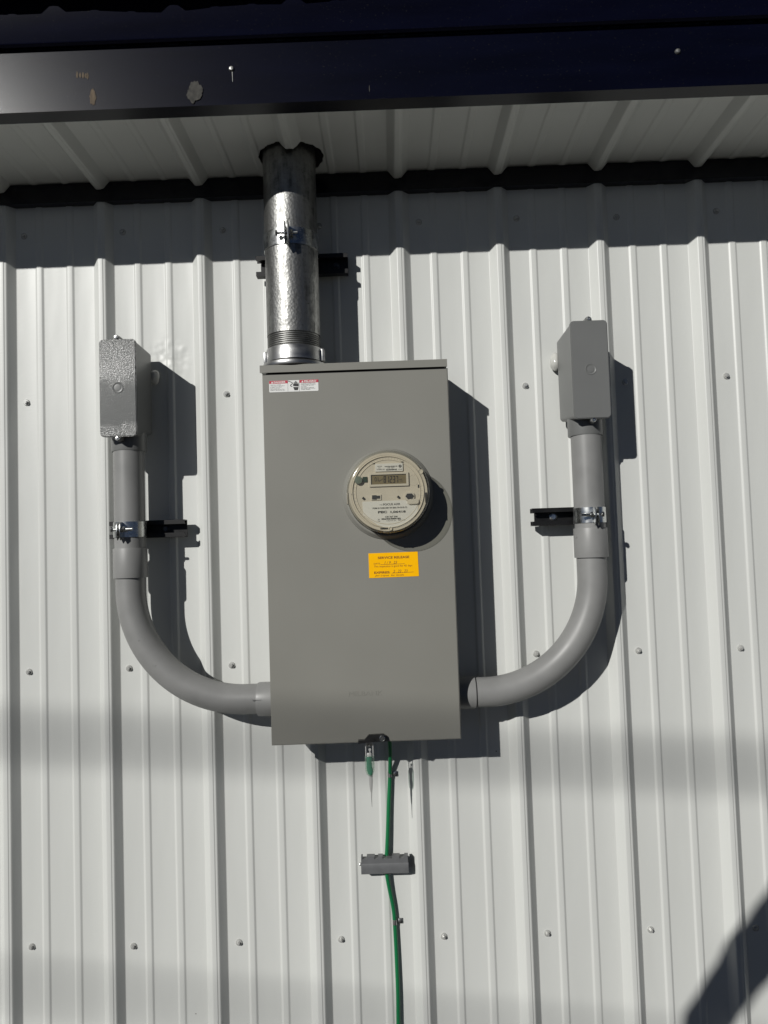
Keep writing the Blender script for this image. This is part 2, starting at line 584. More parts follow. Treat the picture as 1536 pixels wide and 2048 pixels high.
def ground_material():
    mm = bpy.data.materials.new('worn_asphalt')
    mm.use_nodes = True
    nt = mm.node_tree
    b = nt.nodes['Principled BSDF']
    b.inputs['Roughness'].default_value = 0.95
    tc = node(nt, 'ShaderNodeTexCoord')
    n1 = node(nt, 'ShaderNodeTexNoise')
    n1.inputs['Scale'].default_value = 40
    n1.inputs['Detail'].default_value = 8
    nt.links.new(tc.outputs['Object'], n1.inputs[0])
    r = ramp(nt, 0.3, 0.7, (0.022, 0.021, 0.019), (0.060, 0.058, 0.054))
    nt.links.new(n1.outputs[0], r.inputs[0])
    nt.links.new(r.outputs[0], b.inputs['Base Color'])
    bp = node(nt, 'ShaderNodeBump')
    bp.inputs['Distance'].default_value = 0.02
    nt.links.new(n1.outputs[0], bp.inputs['Height'])
    nt.links.new(bp.outputs[0], b.inputs['Normal'])
    return mm
M['ground'] = ground_material()

# ---------------------------------------------------------------- the setting: ground
GZ = -1.40
g = MB()
a = [g.bm.verts.new(p) for p in ((-250, -250, GZ), (250, -250, GZ), (250, 250, GZ), (-250, 250, GZ))]
g.bm.faces.new(a)
go = g.build('ground', M['ground'])
go['kind'] = 'structure'

# ---------------------------------------------------------------- ribbed steel sheets
P = 0.2286
RIB = -0.0455          # centre of a major rib, measured from the screw line
def fillet(pts, rad, n=4):
    out = [pts[0]]
    for a, b, c in zip(pts, pts[1:], pts[2:]):
        a, b, c = Vector(a), Vector(b), Vector(c)
        d1, d2 = (a - b), (c - b)
        l = min(rad, d1.length * 0.45, d2.length * 0.45)
        p, q = b + d1.normalized() * l, b + d2.normalized() * l
        for k in range(n + 1):
            t = k / n
            out.append(tuple(p * (1 - t) ** 2 + b * 2 * t * (1 - t) + q * t * t))
    out.append(pts[-1])
    return out

def panel_profile(k0, k1, ribh=0.019, minh=0.0026):
    pts = []
    for k in range(k0, k1):
        o = k * P
        pts += [(o + RIB - 0.0235, 0), (o + RIB - 0.0098, ribh - 0.0022), (o + RIB - 0.0074, ribh - 0.0002), (o + RIB + 0.0022, ribh), (o + RIB + 0.0036, ribh - 0.0012),
                (o + RIB + 0.0078, ribh - 0.0014), (o + RIB + 0.0100, ribh - 0.0034), (o + RIB + 0.0235, 0)]
        for c in (0.0325, 0.1035):
            pts += [(o + c - 0.0095, 0), (o + c - 0.0055, minh), (o + c + 0.0055, minh), (o + c + 0.0095, 0)]
    return fillet(pts, 0.0015, 3)

K0, K1 = -26, 34
X0, X1 = K0 * P - 0.069, (K1 - 1) * P + 0.113
prof = panel_profile(K0, K1)

wall_t = thing('metal_wall', 'white ribbed sheet metal wall with rows of hex screws', 'wall', (0.83, 0, GZ))
w = MB()
zs = [GZ, -0.9, -0.4, 0.1, 0.6, 1.1, 1.335]
cols = [[w.bm.verts.new((x, -h, z)) for z in zs] for x, h in prof]
for a, b in zip(cols, cols[1:]):
    for i in range(len(zs) - 1):
        w.bm.faces.new((a[i], b[i], b[i + 1], a[i + 1]))
w.build('ribbed_panel', M['wall'], wall_t, ang=50)

def screw_mesh(x, z, spin, head, tilt=0.0, sc=1.0):
    s_ = MB()
    c = (x, 0, z)
    s_.lathe([(0.0001, 0.0002), (0.0078 * sc, 0.0002), (0.0076 * sc, 0.0014), (0.0062 * sc, 0.0030), (0.0001, 0.0031)], c, 'y', 24)
    pts = [(x + tilt * 0.3 + 0.0043 * sc * math.cos(R(60 * i + spin)), z + 0.0043 * sc * math.sin(R(60 * i + spin))) for i in range(6)]
    s_.prism(pts, 0.0028, 0.0085, bev=0.0009)
    return s_
measured = {(0, 0): (47, 472)}
rows = [0.9976, 0.6113, 0.0, -0.6096, -1.219]
rnd = random.Random(3)
for r_, z in enumerate(rows):
    for k in range(-2, 11):
        jx, jz = rnd.uniform(-0.003, 0.003), rnd.uniform(-0.004, 0.004)
        screw_mesh(k * P + jx, z + jz, rnd.uniform(0, 60), None, sc=0.95).build('screw', M['screw'], wall_t)

# ---------------------------------------------------------------- roof overhang
roof_t = thing('roof_overhang', 'roof edge with dark navy fascia over a white ribbed soffit', 'roof overhang', (0.83, -0.17, 1.09))
SZ = 1.113                                                    # soffit pan height
HX, HY, HRX, HRY = 0.6355, 0.098, 0.0705, 0.069                # the hole cut for the mast
s_ = MB()
sp = []
for a, b in zip(prof, prof[1:]):
    sp.append(a)
    if 0.54 < a[0] < 0.73 or 0.54 < b[0] < 0.73:
        n = max(1, int(abs(b[0] - a[0]) / 0.002))
        for k in range(1, n):
            t = k / n
            sp.append((a[0] + (b[0] - a[0]) * t, a[1] + (b[1] - a[1]) * t))
sp.append(prof[-1])
ys = [0.004 + 0.002 * k for k in range(0, 91)] + [0.2, 0.22, 0.26, 0.2995]
cols = [[s_.bm.verts.new((x, -Y, SZ - h)) for Y in ys] for x, h in sp]
for (a, pa), (b, pb) in zip(zip(cols, sp), zip(cols[1:], sp[1:])):
    for i in range(len(ys) - 1):
        cx, cy = (pa[0] + pb[0]) / 2, (ys[i] + ys[i + 1]) / 2
        ang = math.atan2(cy - HY, cx - HX)
        wob = 1 + 0.025 * math.sin(5 * ang) + 0.018 * math.sin(17 * ang + 1) + 0.012 * math.sin(41 * ang)
        if ((cx - HX) / HRX) ** 2 + ((cy - HY) / HRY) ** 2 < wob:
            continue
        s_.bm.faces.new((a[i], a[i + 1], b[i + 1], b[i]))
def rib_height(x):
    for a, b in zip(prof, prof[1:]):
        if a[0] <= x <= b[0]:
            return a[1] + (b[1] - a[1]) * (x - a[0]) / max(1e-9, b[0] - a[0])
    return 0
s_.bm.verts.ensure_lookup_table()
for v in [v for v in s_.bm.verts if v.link_faces and v.is_boundary]:
    ex, ey = (v.co.x - HX) / HRX, (-v.co.y - HY) / HRY
    rr_ = math.hypot(ex, ey)
    if 0.9 < rr_ < 1.2:
        ang = math.atan2(ey, ex)
        q = (1 + 0.014 * math.sin(5 * ang) + 0.016 * math.sin(17 * ang + 1) + 0.012 * math.sin(43 * ang) + rnd.uniform(-0.012, 0.012)) / rr_
        v.co.x = HX + ex * q * HRX
        v.co.y = -(HY + ey * q * HRY)
        v.co.z = SZ - rib_height(v.co.x)
loose = [v for v in s_.bm.verts if not v.link_faces]
bmesh.ops.delete(s_.bm, geom=loose, context='VERTS')
s_.build('soffit_panel', M['wall'], roof_t, ang=50)

f = MB()
f.extr([(0.300, 1.0935), (0.325, 1.1005), (0.325, 1.2215), (0.322, 1.2215), (0.322, 1.1035), (0.3005, 1.0965)], X0, X1)
f.build('fascia_trim', M['navy'], roof_t)
f = MB()
f.extr([(0.3255, 1.2245), (0.334, 1.2225), (0.3385, 1.2265), (0.337, 1.230), (0.337, 1.333), (0.30, 1.338), (0.30, 1.334), (0.3335, 1.328), (0.3335, 1.2305), (0.3255, 1.2275)], X0, X1)
f.build('drip_edge', M['navy'], roof_t)
f = MB()
f.extr([(0.0195, 1.0665), (0.0225, 1.0665), (0.0225, 1.111), (0.0195, 1.111)], X0, X1)
f.extr([(0.0002, 1.0668), (0.0195, 1.0668), (0.0195, 1.0690), (0.0002, 1.0690)], X0, X1)
f.build('wall_trim', M['navy'], roof_t)
# roof sheet: its ribbed end overhangs the drip edge and throws the wavy shadow on it
rp = MB()
ry = [0.388, 0.36, 0.30, -0.6, -2.5]
cols = []
for x, h in prof:
    wv = 0.0035 * math.sin(x * 9.3 + 1.0) + 0.003 * math.sin(x * 23 + 2)
    cols.append([rp.bm.verts.new((x, -Y, 1.3125 + h * 0.72 + (0.388 - Y) * 0.10 + (wv if Y > 0.37 else 0))) for Y in ry])
for a, b in zip(cols, cols[1:]):
    for i in range(len(ry) - 1):
        rp.bm.faces.new((a[i], b[i], b[i + 1], a[i + 1]))
rp.build('roof_panel', M['roof'], roof_t, ang=50)

def fascia_screw(x, z, Y=0.325):
    s1 = MB()
    s1.lathe([(0.0001, 0.0001), (0.0056, 0.0001), (0.0052, 0.0016), (0.0036, 0.0036), (0.0001, 0.0042)], (x, -Y, z), 'y', 20)
    return s1.build('screw', M['dull'], roof_t)
for x in (-0.296, 0.5524, 1.4007, 2.249):
    fascia_screw(x, 1.1700)
dr = MB()
dr.tube([(0.5538, -0.3255, 1.164), (0.5542, -0.3255, 1.1445)], [0.0007, 0.0004], 8)
dr.build('sealant_drip', M['silicone'], roof_t)

def smear(cx, cz, rx, rz, name, mat_, seed, n=56, th=0.0016):
    rr = random.Random(seed)
    k0 = [rr.uniform(-1, 1) for _ in range(n)]
    for _ in range(2):
        k0 = [(k0[i - 1] + 2 * k0[i] + k0[(i + 1) % n]) / 4 for i in range(n)]
    pts = []
    for k in range(n):
        a = 2 * math.pi * k / n
        q = 1 + 0.26 * k0[k] + 0.05 * rr.uniform(-1, 1)
        w_ = 1.0 - 0.35 * max(0.0, math.sin(a))
        pts.append((cx + rx * q * w_ * math.cos(a), cz + rz * q * math.sin(a)))
    sm = MB()
    sm.prism(pts, 0.3252, 0.3252 + th, bev=0)
    return sm.build(name, mat_, roof_t, ang=80)
smear(0.4815, 1.1280, 0.0145, 0.0215, 'sealant_smear', M['caulk'], 5)
smear(0.8140, 1.1215, 0.0008, 0.0070, 'scrape', M['caulk'], 31, n=16, th=0.0005)
smear(0.2865, 1.1255, 0.0065, 0.0165, 'scrape', M['rust'], 9, th=0.0006)
for i, dx in enumerate((-0.010, -0.004, 0.0015, 0.0065, 0.010)):
    smear(0.2668 + dx, 1.1700 - 0.0006 * i, 0.0021, 0.0065 - 0.0015 * (i % 2), 'scrape', M['rust'], 20 + i, n=24, th=0.0005)

# ---------------------------------------------------------------- meter enclosure
D = 0.143
enc = thing('meter_enclosure', 'tall gray steel meter cabinet with danger label and yellow card', 'meter box', (0.76, -0.07, -0.15))
b = MB()
b.box(0.5705, 0.9535, 0.0205, D - 0.016, -0.1465, 0.628, bev=0.002)
b.build('cabinet_body', M['box'], enc)
# cover with its embossed collar round the meter
MX, MZ = 0.8235, 0.3610
b = MB()
b.prism([(0.5666, -0.1495), (0.9568, -0.1475), (0.9572, 0.6225), (0.5664, 0.6225)], D - 0.0155, D, bev=0.0016)
b.build('cover', M['box'], enc)
b = MB()
b.lathe([(0.0955, -0.002), (0.0955, 0.0004), (0.0935, 0.0020), (0.0905, 0.0065), (0.0885, 0.0095), (0.0865, 0.0105), (0.0845, 0.0100), (0.084, 0.002), (0.084, -0.002)], (MX, -D, MZ), 'y', 96)
b.build('meter_collar', M['box'], enc, ang=60)
b = MB()
b.extr([(0.022, 0.629), (0.022, 0.6405), (D + 0.0055, 0.6405), (D + 0.0065, 0.6395), (D + 0.0065, 0.6245), (D + 0.0050, 0.6245), (D + 0.0050, 0.629)], 0.5625, 0.9560)
b.build('top_cap', M['box'], enc)
b = MB()
b.text('MILBANK', 0.7285, -0.0535, 0.069, 0.0095, D + 0.0006, bold=0.0, ext=0.0010)
b.build('embossed_name', M['box'], enc)

# danger label
LX0, LX1, LZ0, LZ1 = 0.5806, 0.6843, 0.5838, 0.6080
lab = MB()
lab.prism(rrect(LX0, LX1, LZ0, LZ1, 0.0018), D + 0.0001, D + 0.0005)
lab = lab.build('danger_label', M['sticker'], enc, label='white and red danger sticker with a hand pictogram')
def lx(px): return LX0 + (px - 190) / 1100 * (LX1 - LX0)
def lz(py): return LZ1 - (py - 178) / 280 * (LZ1 - LZ0)
for a0, a1 in ((190, 605), (868, 1290)):
    red = MB()
    red.sheet([(lx(a0) + 0.0002, lz(248)), (lx(a1), lz(248)), (lx(a1), lz(180)), (lx(a0) + 0.0002, lz(180))], D + 0.0007)
    red.build('red_header', M['red'], lab)
for a0, word, t0, t1 in ((190, 'DANGER', 295, 560), (868, 'PELIGRO', 975, 1245)):
    wt = MB()
    wt.text(word, lx(t0), lz(236), lx(t1) - lx(t0), lz(192) - lz(236), D + 0.0009, bold=0.03)
    wt.sheet([(lx(a0 + 45), lz(240)), (lx(a0 + 92), lz(240)), (lx(a0 + 68), lz(190))], D + 0.0009)
    wt.build('header_lettering', M['sticker'], lab)
ik = MB()
lines_l = [('Hazardous voltage.', 215, 460, 280), ('Will cause severe injury', 215, 535, 305), ('or death. Turn off and', 215, 470, 332), ('lock out power.', 215, 435, 360),
           ('Only qualified persons may', 215, 520, 388), ('install or service this unit.', 215, 545, 412)]
lines_r = [('Voltaje peligroso.', 900, 1225, 265), ('Puede causar la muerte', 900, 1225, 290), ('o lesiones graves.', 900, 1190, 317), ('Desconecte.', 900, 1030, 345),
           ('Solo personal calificado', 900, 1190, 372), ('debe instalar y dar servicio', 900, 1215, 395), ('a esta unidad.', 900, 1110, 415)]
for tx, a0, a1, y in lines_l + lines_r:
    ik.text(tx, lx(a0), lz(y + 8), lx(a1) - lx(a0), lz(y - 9) - lz(y + 8), D + 0.0007, bold=0.012)
def sq(a0, b0, a1, b1): return [(lx(a0), lz(b1)), (lx(a1), lz(b1)), (lx(a1), lz(b0)), (lx(a0), lz(b0))]
ik.sheet(sq(606, 180, 610, 452), D + 0.0007)
ik.sheet(sq(864, 180, 868, 452), D + 0.0007)
# hand pictogram: cuff, palm, four fingers, thumb and the wavy current
ik.sheet([(lx(755), lz(425)), (lx(830), lz(425)), (lx(848), lz(350)), (lx(725), lz(345))], D + 0.0007)
ik.sheet([(lx(735), lz(322)), (lx(850), lz(335)), (lx(850), lz(270)), (lx(740), lz(268))], D + 0.00085)
for fx, top in ((752, 222), (780, 195), (806, 208), (836, 235)):
    ik.sheet([(lx(fx - 10), lz(300)), (lx(fx + 10), lz(300)), (lx(fx + 9), lz(top + 8)), (lx(fx), lz(top)), (lx(fx - 9), lz(top + 8))], D + 0.0007)
ik.sheet([(lx(725), lz(270)), (lx(737), lz(262)), (lx(752), lz(318)), (lx(728), lz(325))], D + 0.0007)
wave = [(618, 195), (660, 212), (705, 235), (712, 262), (672, 290), (668, 318), (708, 332)]
for (a0, b0), (a1, b1) in zip(wave, wave[1:]):
    dx, dy = a1 - a0, b1 - b0
    L = math.hypot(dx, dy)
    nx, ny = -dy / L * 8, dx / L * 8
    ik.sheet([(lx(a0 + nx), lz(b0 + ny)), (lx(a1 + nx), lz(b1 + ny)), (lx(a1 - nx), lz(b1 - ny)), (lx(a0 - nx), lz(b0 - ny))][::-1], D + 0.0007)
ik.build('printing', M['ink'], lab)

# yellow service card
cd = MB()
cd.prism([(0.7783, 0.1876), (0.8816, 0.1884), (0.8806, 0.2394), (0.7783, 0.2388)], D + 0.0001, D + 0.0007)
cd = cd.build('service_card', M['yellow'], enc, label='yellow service release card under the meter')
def cx_(px): return 0.7783 + (px - 205) / 1165 * 0.1030
def cz_(py): return 0.2390 - (py - 175) / 585 * 0.0512
pr_ = MB()
pr_.text('SERVICE RELEASE', cx_(420), cz_(318), cx_(1160) - cx_(420), cz_(262) - cz_(318), D + 0.0009, bold=0.025)
pr_.text('DATE:', cx_(325), cz_(445), cx_(475) - cx_(325), cz_(408) - cz_(445), D + 0.0009, bold=0.0)
pr_.text('This inspection is good for 45 days', cx_(325), cz_(528), cx_(1225) - cx_(325), cz_(470) - cz_(528), D + 0.0009, bold=0.0)
pr_.text('EXPIRES:', cx_(325), cz_(665), cx_(700) - cx_(325), cz_(612) - cz_(665), D + 0.0009, bold=0.03)
def cline(x0_, y0_, x1_, y1_, t=4):
    dx, dy = x1_ - x0_, y1_ - y0_
    L = math.hypot(dx, dy)
    nx, ny = -dy / L * t, dx / L * t
    return [(cx_(x0_ + nx), cz_(y0_ + ny)), (cx_(x1_ + nx), cz_(y1_ + ny)), (cx_(x1_ - nx), cz_(y1_ - ny)), (cx_(x0_ - nx), cz_(y0_ - ny))][::-1]
pr_.sheet(cline(480, 452, 1050, 448), D + 0.0009)
pr_.sheet(cline(735, 660, 1250, 650), D + 0.0009)
pr_.build('printing', M['brownink'], cd)
pn = MB()
pn.text('1 / 9 . 23', cx_(575), cz_(440), cx_(870) - cx_(575), cz_(375) - cz_(440), D + 0.0010, shear=0.3)
pn.text('2 . 23 . 23', cx_(770), cz_(655), cx_(1110) - cx_(770), cz_(585) - cz_(655), D + 0.0010, shear=0.3)
pn.text('Jim Lopez  for Smith.', cx_(335), cz_(738), cx_(1030) - cx_(335), cz_(690) - cz_(738), D + 0.0010, shear=0.3)
pn.build('handwriting', M['pen'], cd)

# latch on the lower edge of the cover
lt_ = MB()
def zz(px, py): return (0.7467 + (px - 370) / 360 * 0.0566, -0.1440 - (py - 265) / 6.4 * 0.00104)
lt_.prism([zz(430, 262), zz(500, 190), zz(690, 186), zz(722, 205), zz(730, 235), zz(718, 265), zz(690, 278), zz(570, 270), zz(470, 285)], D + 0.0005, D + 0.010, bev=0.0012)
lt_.prism([zz(362, 252), zz(580, 246), zz(580, 272), zz(362, 290)], D + 0.0003, D + 0.0125, bev=0.0006)
lt_ = lt_.build('latch', M['latch'], enc)
pn = MB()
pn.lathe([(0.0062, 0), (0.0062, 0.0125), (0.0050, 0.0135), (0.0048, 0.0118), (0.0001, 0.0118)], (zz(678, 232)[0], -D, zz(678, 232)[1]), 'y', 24)
pn.build('latch_pin', M['zinc'], lt_)
st = MB()
st.box(0.760, 0.774, D - 0.014, D - 0.012, -0.160, -0.1440, bev=0.0006)
st.build('seal_tab', M['zinc'], enc)

# ---------------------------------------------------------------- electric meter
met = thing('electric_meter', 'round glass electric meter with beige dial and brown display', 'meter', (MX, -D, MZ))
mb_ = MB()
FY = 0.206
mb_.lathe([(0.0835, -0.004), (0.0835, 0.010), (0.0800, 0.012), (0.0800, 0.040), (0.0790, FY - D - 0.0008), (0.0001, FY - D - 0.0008)], (MX, -D, MZ), 'y', 96)
mb_.build('meter_base', M['ring'], met)
fc = MB()
fc.lathe([(0.0788, 0), (0.0788, 0.0007), (0.0001, 0.0008)], (MX, -FY + 0.0003, MZ), 'y', 96)
face = fc.build('dial_face', M['face'], met)
RO = 0.033
KF = 0.000985 / 8.533
def fp(zx, zy):
    du, dv = zx - 745, zy - 772
    return (MX + 0.0018 + KF * (du * math.cos(RO) - dv * math.sin(RO)), MZ - 0.0005 - KF * (du * math.sin(RO) + dv * math.cos(RO)))
def fr_(x0_, y0_, x1_, y1_):
    c = [fp(x0_, y1_), fp(x1_, y1_), fp(x1_, y0_), fp(x0_, y0_)]
    return c
def fbox(x0_, y0_, x1_, y1_):
    """upright rectangle on the dial (its own lines are level with the wall's)"""
    cx, cz = fp((x0_ + x1_) / 2, (y0_ + y1_) / 2)
    hw, hh = (x1_ - x0_) / 2 * KF, (y1_ - y0_) / 2 * KF
    return (cx - hw, cx + hw, cz - hh, cz + hh)
def rect4(x0_, x1_, z0_, z1_): return [(x0_, z0_), (x1_, z0_), (x1_, z1_), (x0_, z1_)]
Y1 = FY + 0.0006
# moulded outer ring of the dial with its fine grid
gr = MB()
def arc(r0, r1, a0, a1, n):
    o = [(MX + r1 * math.cos(R(a0 + (a1 - a0) * k / n)), MZ + r1 * math.sin(R(a0 + (a1 - a0) * k / n))) for k in range(n + 1)]
    i_ = [(MX + r0 * math.cos(R(a1 - (a1 - a0) * k / n)), MZ + r0 * math.sin(R(a1 - (a1 - a0) * k / n))) for k in range(n + 1)]
    return o + i_
gr.sheet(arc(0.0700, 0.0704, 60, 235, 50), Y1)
gr.sheet(arc(0.0740, 0.0745, -60, 250, 70), Y1)
for a in list(range(62, 128, 5)) + list(range(165, 226, 6)):
    gr.sheet(arc(0.0635, 0.0700, a - 0.16, a + 0.16, 1), Y1)
for a in range(-40, 16, 8):
    gr.sheet(arc(0.0600, 0.0720, a - 0.16, a + 0.16, 1), Y1)
for a0 in range(0, 360, 30):
    gr.sheet([(p[0] + 0.0515 , p[1] + 0.0215) for p in [((x - MX), (z - MZ)) for x, z in arc(0.0104, 0.0107, a0, a0 + 24, 5)] for p in [(p[0] + MX, p[1] + MZ)]], Y1)
gr.build('dial_grooves', M['faceline'], face)
hi = MB()
hi.lathe([(0.0725, 0), (0.0725, 0.0022), (0.0716, 0.0030), (0.0706, 0.0022), (0.0706, 0)], (MX, -FY, MZ), 'y', 96)
hi.build('dial_rim', M['rim'], face)
hi = MB()
hi.lathe([(0.0655, 0), (0.0655, 0.0012), (0.0648, 0.0017), (0.0640, 0.0012), (0.0640, 0)], (MX, -FY, MZ), 'y', 96)
hi.build('dial_rim', M['rim'], face)
# maker's label on top
tl = MB()
x0_, x1_, z0_, z1_ = fbox(505, 275, 985, 412)
tl.prism(rect4(x0_, x1_, z0_, z1_), FY + 0.0004, FY + 0.0032)
tl = tl.build('top_label', M['nameplate'], met)
tk = MB()
TY = FY + 0.0036
def tt(b_, s, bx0, by0, bx1, by1, Y, bold=0.0):
    q = fbox(bx0, by0, bx1, by1)
    b_.text(s, q[0], q[2], q[1] - q[0], q[3] - q[2], Y, bold=bold)
tt(tk, '66A06408418', 670, 316, 890, 336, TY, 0.02)
tt(tk, '128 267', 715, 343, 840, 360, TY, 0.0)
tt(tk, '0264064084182', 695, 370, 885, 396, TY, 0.03)
tt(tk, 'VOLTS 240', 540, 318, 620, 333, TY)
tt(tk, 'TYPE 2S', 530, 372, 670, 390, TY, 0.01)
tt(tk, 'LR 1', 560, 345, 605, 360, TY)
c0 = fp(938, 322)
tk.sheet([(c0[0] + 26 * KF * math.cos(R(k * 18)), c0[1] + 26 * KF * math.sin(R(k * 18))) for k in range(20)], TY)
tt(tk, 'LISTED', 905, 370, 975, 384, TY)
tk.build('printing', M['ink'], tl)
bolt = MB()
bolt.sheet([(c0[0] + dx * KF, c0[1] + dz * KF) for dx, dz in ((-6, -18), (12, 4), (2, 3), (8, 18), (-10, -2), (0, -2))], TY + 0.0003)
bolt.build('emblem', M['nameplate'], tl)
# display
bz = MB()
bx0, bx1, bz0, bz1 = fbox(402, 438, 1085, 672)
lx0, lx1, lz0, lz1 = fbox(432, 466, 1045, 635)
for q in ((bx0, bx1, lz1, bz1), (bx0, bx1, bz0, lz0), (bx0, lx0, lz0, lz1), (lx1, bx1, lz0, lz1)):
    bz.prism(rect4(*q), FY + 0.0004, FY + 0.0040)
bz = bz.build('display_bezel', M['bezel'], met)
lc = MB()
lc.prism(rect4(lx0, lx1, lz0, lz1), FY + 0.0002, FY + 0.0010)
lc = lc.build('display_screen', M['lcd'], met)
sg = MB()
SEG = {'8': 'abcdefg', '1': 'bc', '2': 'abged', '3': 'abgcd', '7': 'abc'}
def digit(ch, x0_, y0_, x1_, y1_, Y):
    t = 14
    ym = (y0_ + y1_) / 2
    g_ = {'a': (x0_ + 4, y0_, x1_ - 4, y0_ + t), 'd': (x0_ + 4, y1_ - t, x1_ - 4, y1_), 'g': (x0_ + 5, ym - t / 2, x1_ - 5, ym + t / 2),
          'f': (x0_, y0_ + 5, x0_ + t, ym - 3), 'b': (x1_ - t, y0_ + 5, x1_, ym - 3), 'e': (x0_, ym + 3, x0_ + t, y1_ - 5), 'c': (x1_ - t, ym + 3, x1_, y1_ - 5)}
    for k in SEG[ch]:
        sg.sheet(rect4(*fbox(*g_[k])), Y)
for i, ch in enumerate('81237'):
    digit(ch, 652 + i * 53, 492, 694 + i * 53, 612, FY + 0.0013)
tt(sg, 'kWh', 920, 545, 970, 562, FY + 0.0013)
sg.sheet(rect4(*fbox(940, 578, 990, 583)), FY + 0.0013)
tt(sg, '01', 495, 512, 560, 590, FY + 0.0013)
for (a0, b0, a1, b1) in ((560, 555, 578, 585), (578, 585, 640, 540)):
    p, q = fp(a0, b0), fp(a1, b1)
    sg.sheet([(p[0], p[1] - 5 * KF), (q[0], q[1] - 5 * KF), (q[0], q[1] + 5 * KF), (p[0], p[1] + 5 * KF)], FY + 0.0013)
sg.build('display_digits', M['segment'], lc)
# optical port
pt = MB()
c = fp(218, 570)
pt.lathe([(0.0080, 0), (0.0080, 0.0065), (0.0072, 0.0075), (0.0001, 0.0082)], (c[0], -FY, c[1]), 'y', 32)
pt = pt.build('optical_port', M['port'], met)
pw = MB()
pw.prism(rect4(*fbox(288, 508, 368, 600)), FY + 0.0003, FY + 0.0028)
pw.prism(rect4(*fbox(302, 545, 345, 598)), FY + 0.0028, FY + 0.0032)
pw.build('port_window', M['portdark'], met)
# sockets and buttons
for (ax, ay, bx, by, r) in ((288, 868, 318, 896, 20), (895, 845, 925, 874, 20)):
    p, q = fp(ax, ay), fp(bx, by)
    ss = MB()
    ss.tube([(p[0], -FY - 0.0015, p[1]), (q[0], -FY - 0.0015, q[1])], r * KF, 12)
    ss.build('slot', M['socket'], met)
ss = MB()
ss.prism([fp(a, b) for a, b in ((452, 830), (528, 828), (529, 838), (588, 836), (588, 884), (529, 886), (528, 902), (452, 900))][::-1], FY + 0.0026, FY + 0.0036)
ss.build('socket', M['socket'], met)
ss = MB()
ss.prism([fp(a, b) for a, b in ((1030, 850), (1060, 803), (1140, 800), (1172, 838), (1140, 885), (1065, 890))][::-1], FY + 0.0045, FY + 0.0062)
ss.build('button', M['socket'], met)
for q in ((460, 262, 500, 285), (950, 240, 995, 265), (1247, 645, 1270, 698), (96, 802, 118, 825), (1372, 780, 1404, 955), (595, 1396, 738, 1418)):
    ss = MB()
    ss.sheet(rect4(*fbox(*q)), FY + 0.0014)
    ss.build('notch', M['socket'], face)
sw = MB()
sw.prism(rect4(*fbox(440, 818, 612, 912)), FY + 0.0003, FY + 0.0024)
sw.build('socket_frame', M['bezel'], met)
q = fbox(1010, 770, 1190, 925)
sw = MB()
sw.prism(rrect(*q, 0.0070), FY + 0.0003, FY + 0.0042, bev=0.0008)
sw.build('button_surround', M['bezel'], met)
q = fbox(1062, 892, 1268, 988)
sw = MB()
sw.prism(rrect(*q, 0.0050), FY + 0.0002, FY + 0.0052, bev=0.001)
sw.build('button_cap', M['bezel'], met)
c = fp(770, 1410)
sw = MB()
sw.lathe([(0.0042, 0), (0.0042, 0.0030), (0.0030, 0.0036), (0.0022, 0.0020), (0.0001, 0.0020)], (c[0], -FY, c[1]), 'y', 24)
sw.build('dial_screw', M['bezel'], met)
c = fp(1295, 415)
sw = MB()
sw.lathe([(0.0050, 0), (0.0050, 0.0016), (0.0042, 0.0016), (0.0040, 0.0006), (0.0001, 0.0006)], (c[0], -FY, c[1]), 'y', 24)
sw.build('dial_screw', M['bezel'], met)
# nameplate
npl = MB()
poly = [fp(a, b) for a, b in ((282, 942), (1055, 912), (1072, 985), (1250, 985), (1242, 1130), (1180, 1225), (1090, 1300), (990, 1355), (880, 1388), (780, 1396), (680, 1390), (545, 1340), (296, 1165))]
npl.prism(poly[::-1], FY + 0.0002, FY + 0.0012)
npl = npl.build('nameplate', M['nameplate'], met)
nk = MB()
NY = FY + 0.0016
tt(nk, 'FOCUS AXR', 643, 966, 942, 1002, NY, 0.02)
tt(nk, 'TYPE', 580, 990, 630, 1003, NY)
tt(nk, 'FORM 2S CL200 240V 3W 60Hz TA=30 Kh 7.2', 462, 1032, 1060, 1060, NY, 0.02)
tt(nk, 'PEC', 556, 1100, 712, 1142, NY, 0.05)
tt(nk, '1,06418', 772, 1094, 1035, 1140, NY, 0.04)
tt(nk, '128 267 206', 682, 1185, 895, 1214, NY, 0.02)
tt(nk, '0264064084182', 615, 1222, 950, 1250, NY, 0.05)
tt(nk, 'Lafayette, Ind', 700, 1262, 865, 1278, NY, 0.0)
tt(nk, 'Made in USA', 905, 1248, 1030, 1264, NY, 0.0)
tt(nk, '277', 552, 1240, 588, 1256, NY)
tt(nk, '128', 552, 1270, 590, 1286, NY)
nk.build('printing', M['ink'], npl)
# clear cover
gl = MB()
gl.lathe([(0.0838, 0.0102), (0.0835, 0.016), (0.0826, 0.045), (0.0818, 0.064), (0.0829, 0.0662), (0.0832, 0.0690), (0.0826, 0.0715), (0.0814, 0.0740), (0.0790, 0.0770), (0.072, 0.0784), (0.0001, 0.0788)], (MX, -D, MZ), 'y', 128)
me_fix = gl.bm
for fz in [f_ for f_ in me_fix.faces if len(f_.verts) > 4 and abs(f_.calc_center_median().y + D + 0.0102) < 0.001]:
    me_fix.faces.remove(fz)
gl.build('clear_cover', M['clear'], met, ang=60)
tabm = MB()
tabm.box(MX - 0.0835, MX - 0.0800, D + 0.045, D + 0.062, MZ - 0.022, MZ + 0.002, bev=0.001)
tabm.build('cover_tab', M['ring'], met)
tabm = MB()
tabm.box(MX - 0.012, MX + 0.004, D + 0.05, D + 0.0605, MZ - 0.0808, MZ - 0.0785, bev=0.0008)
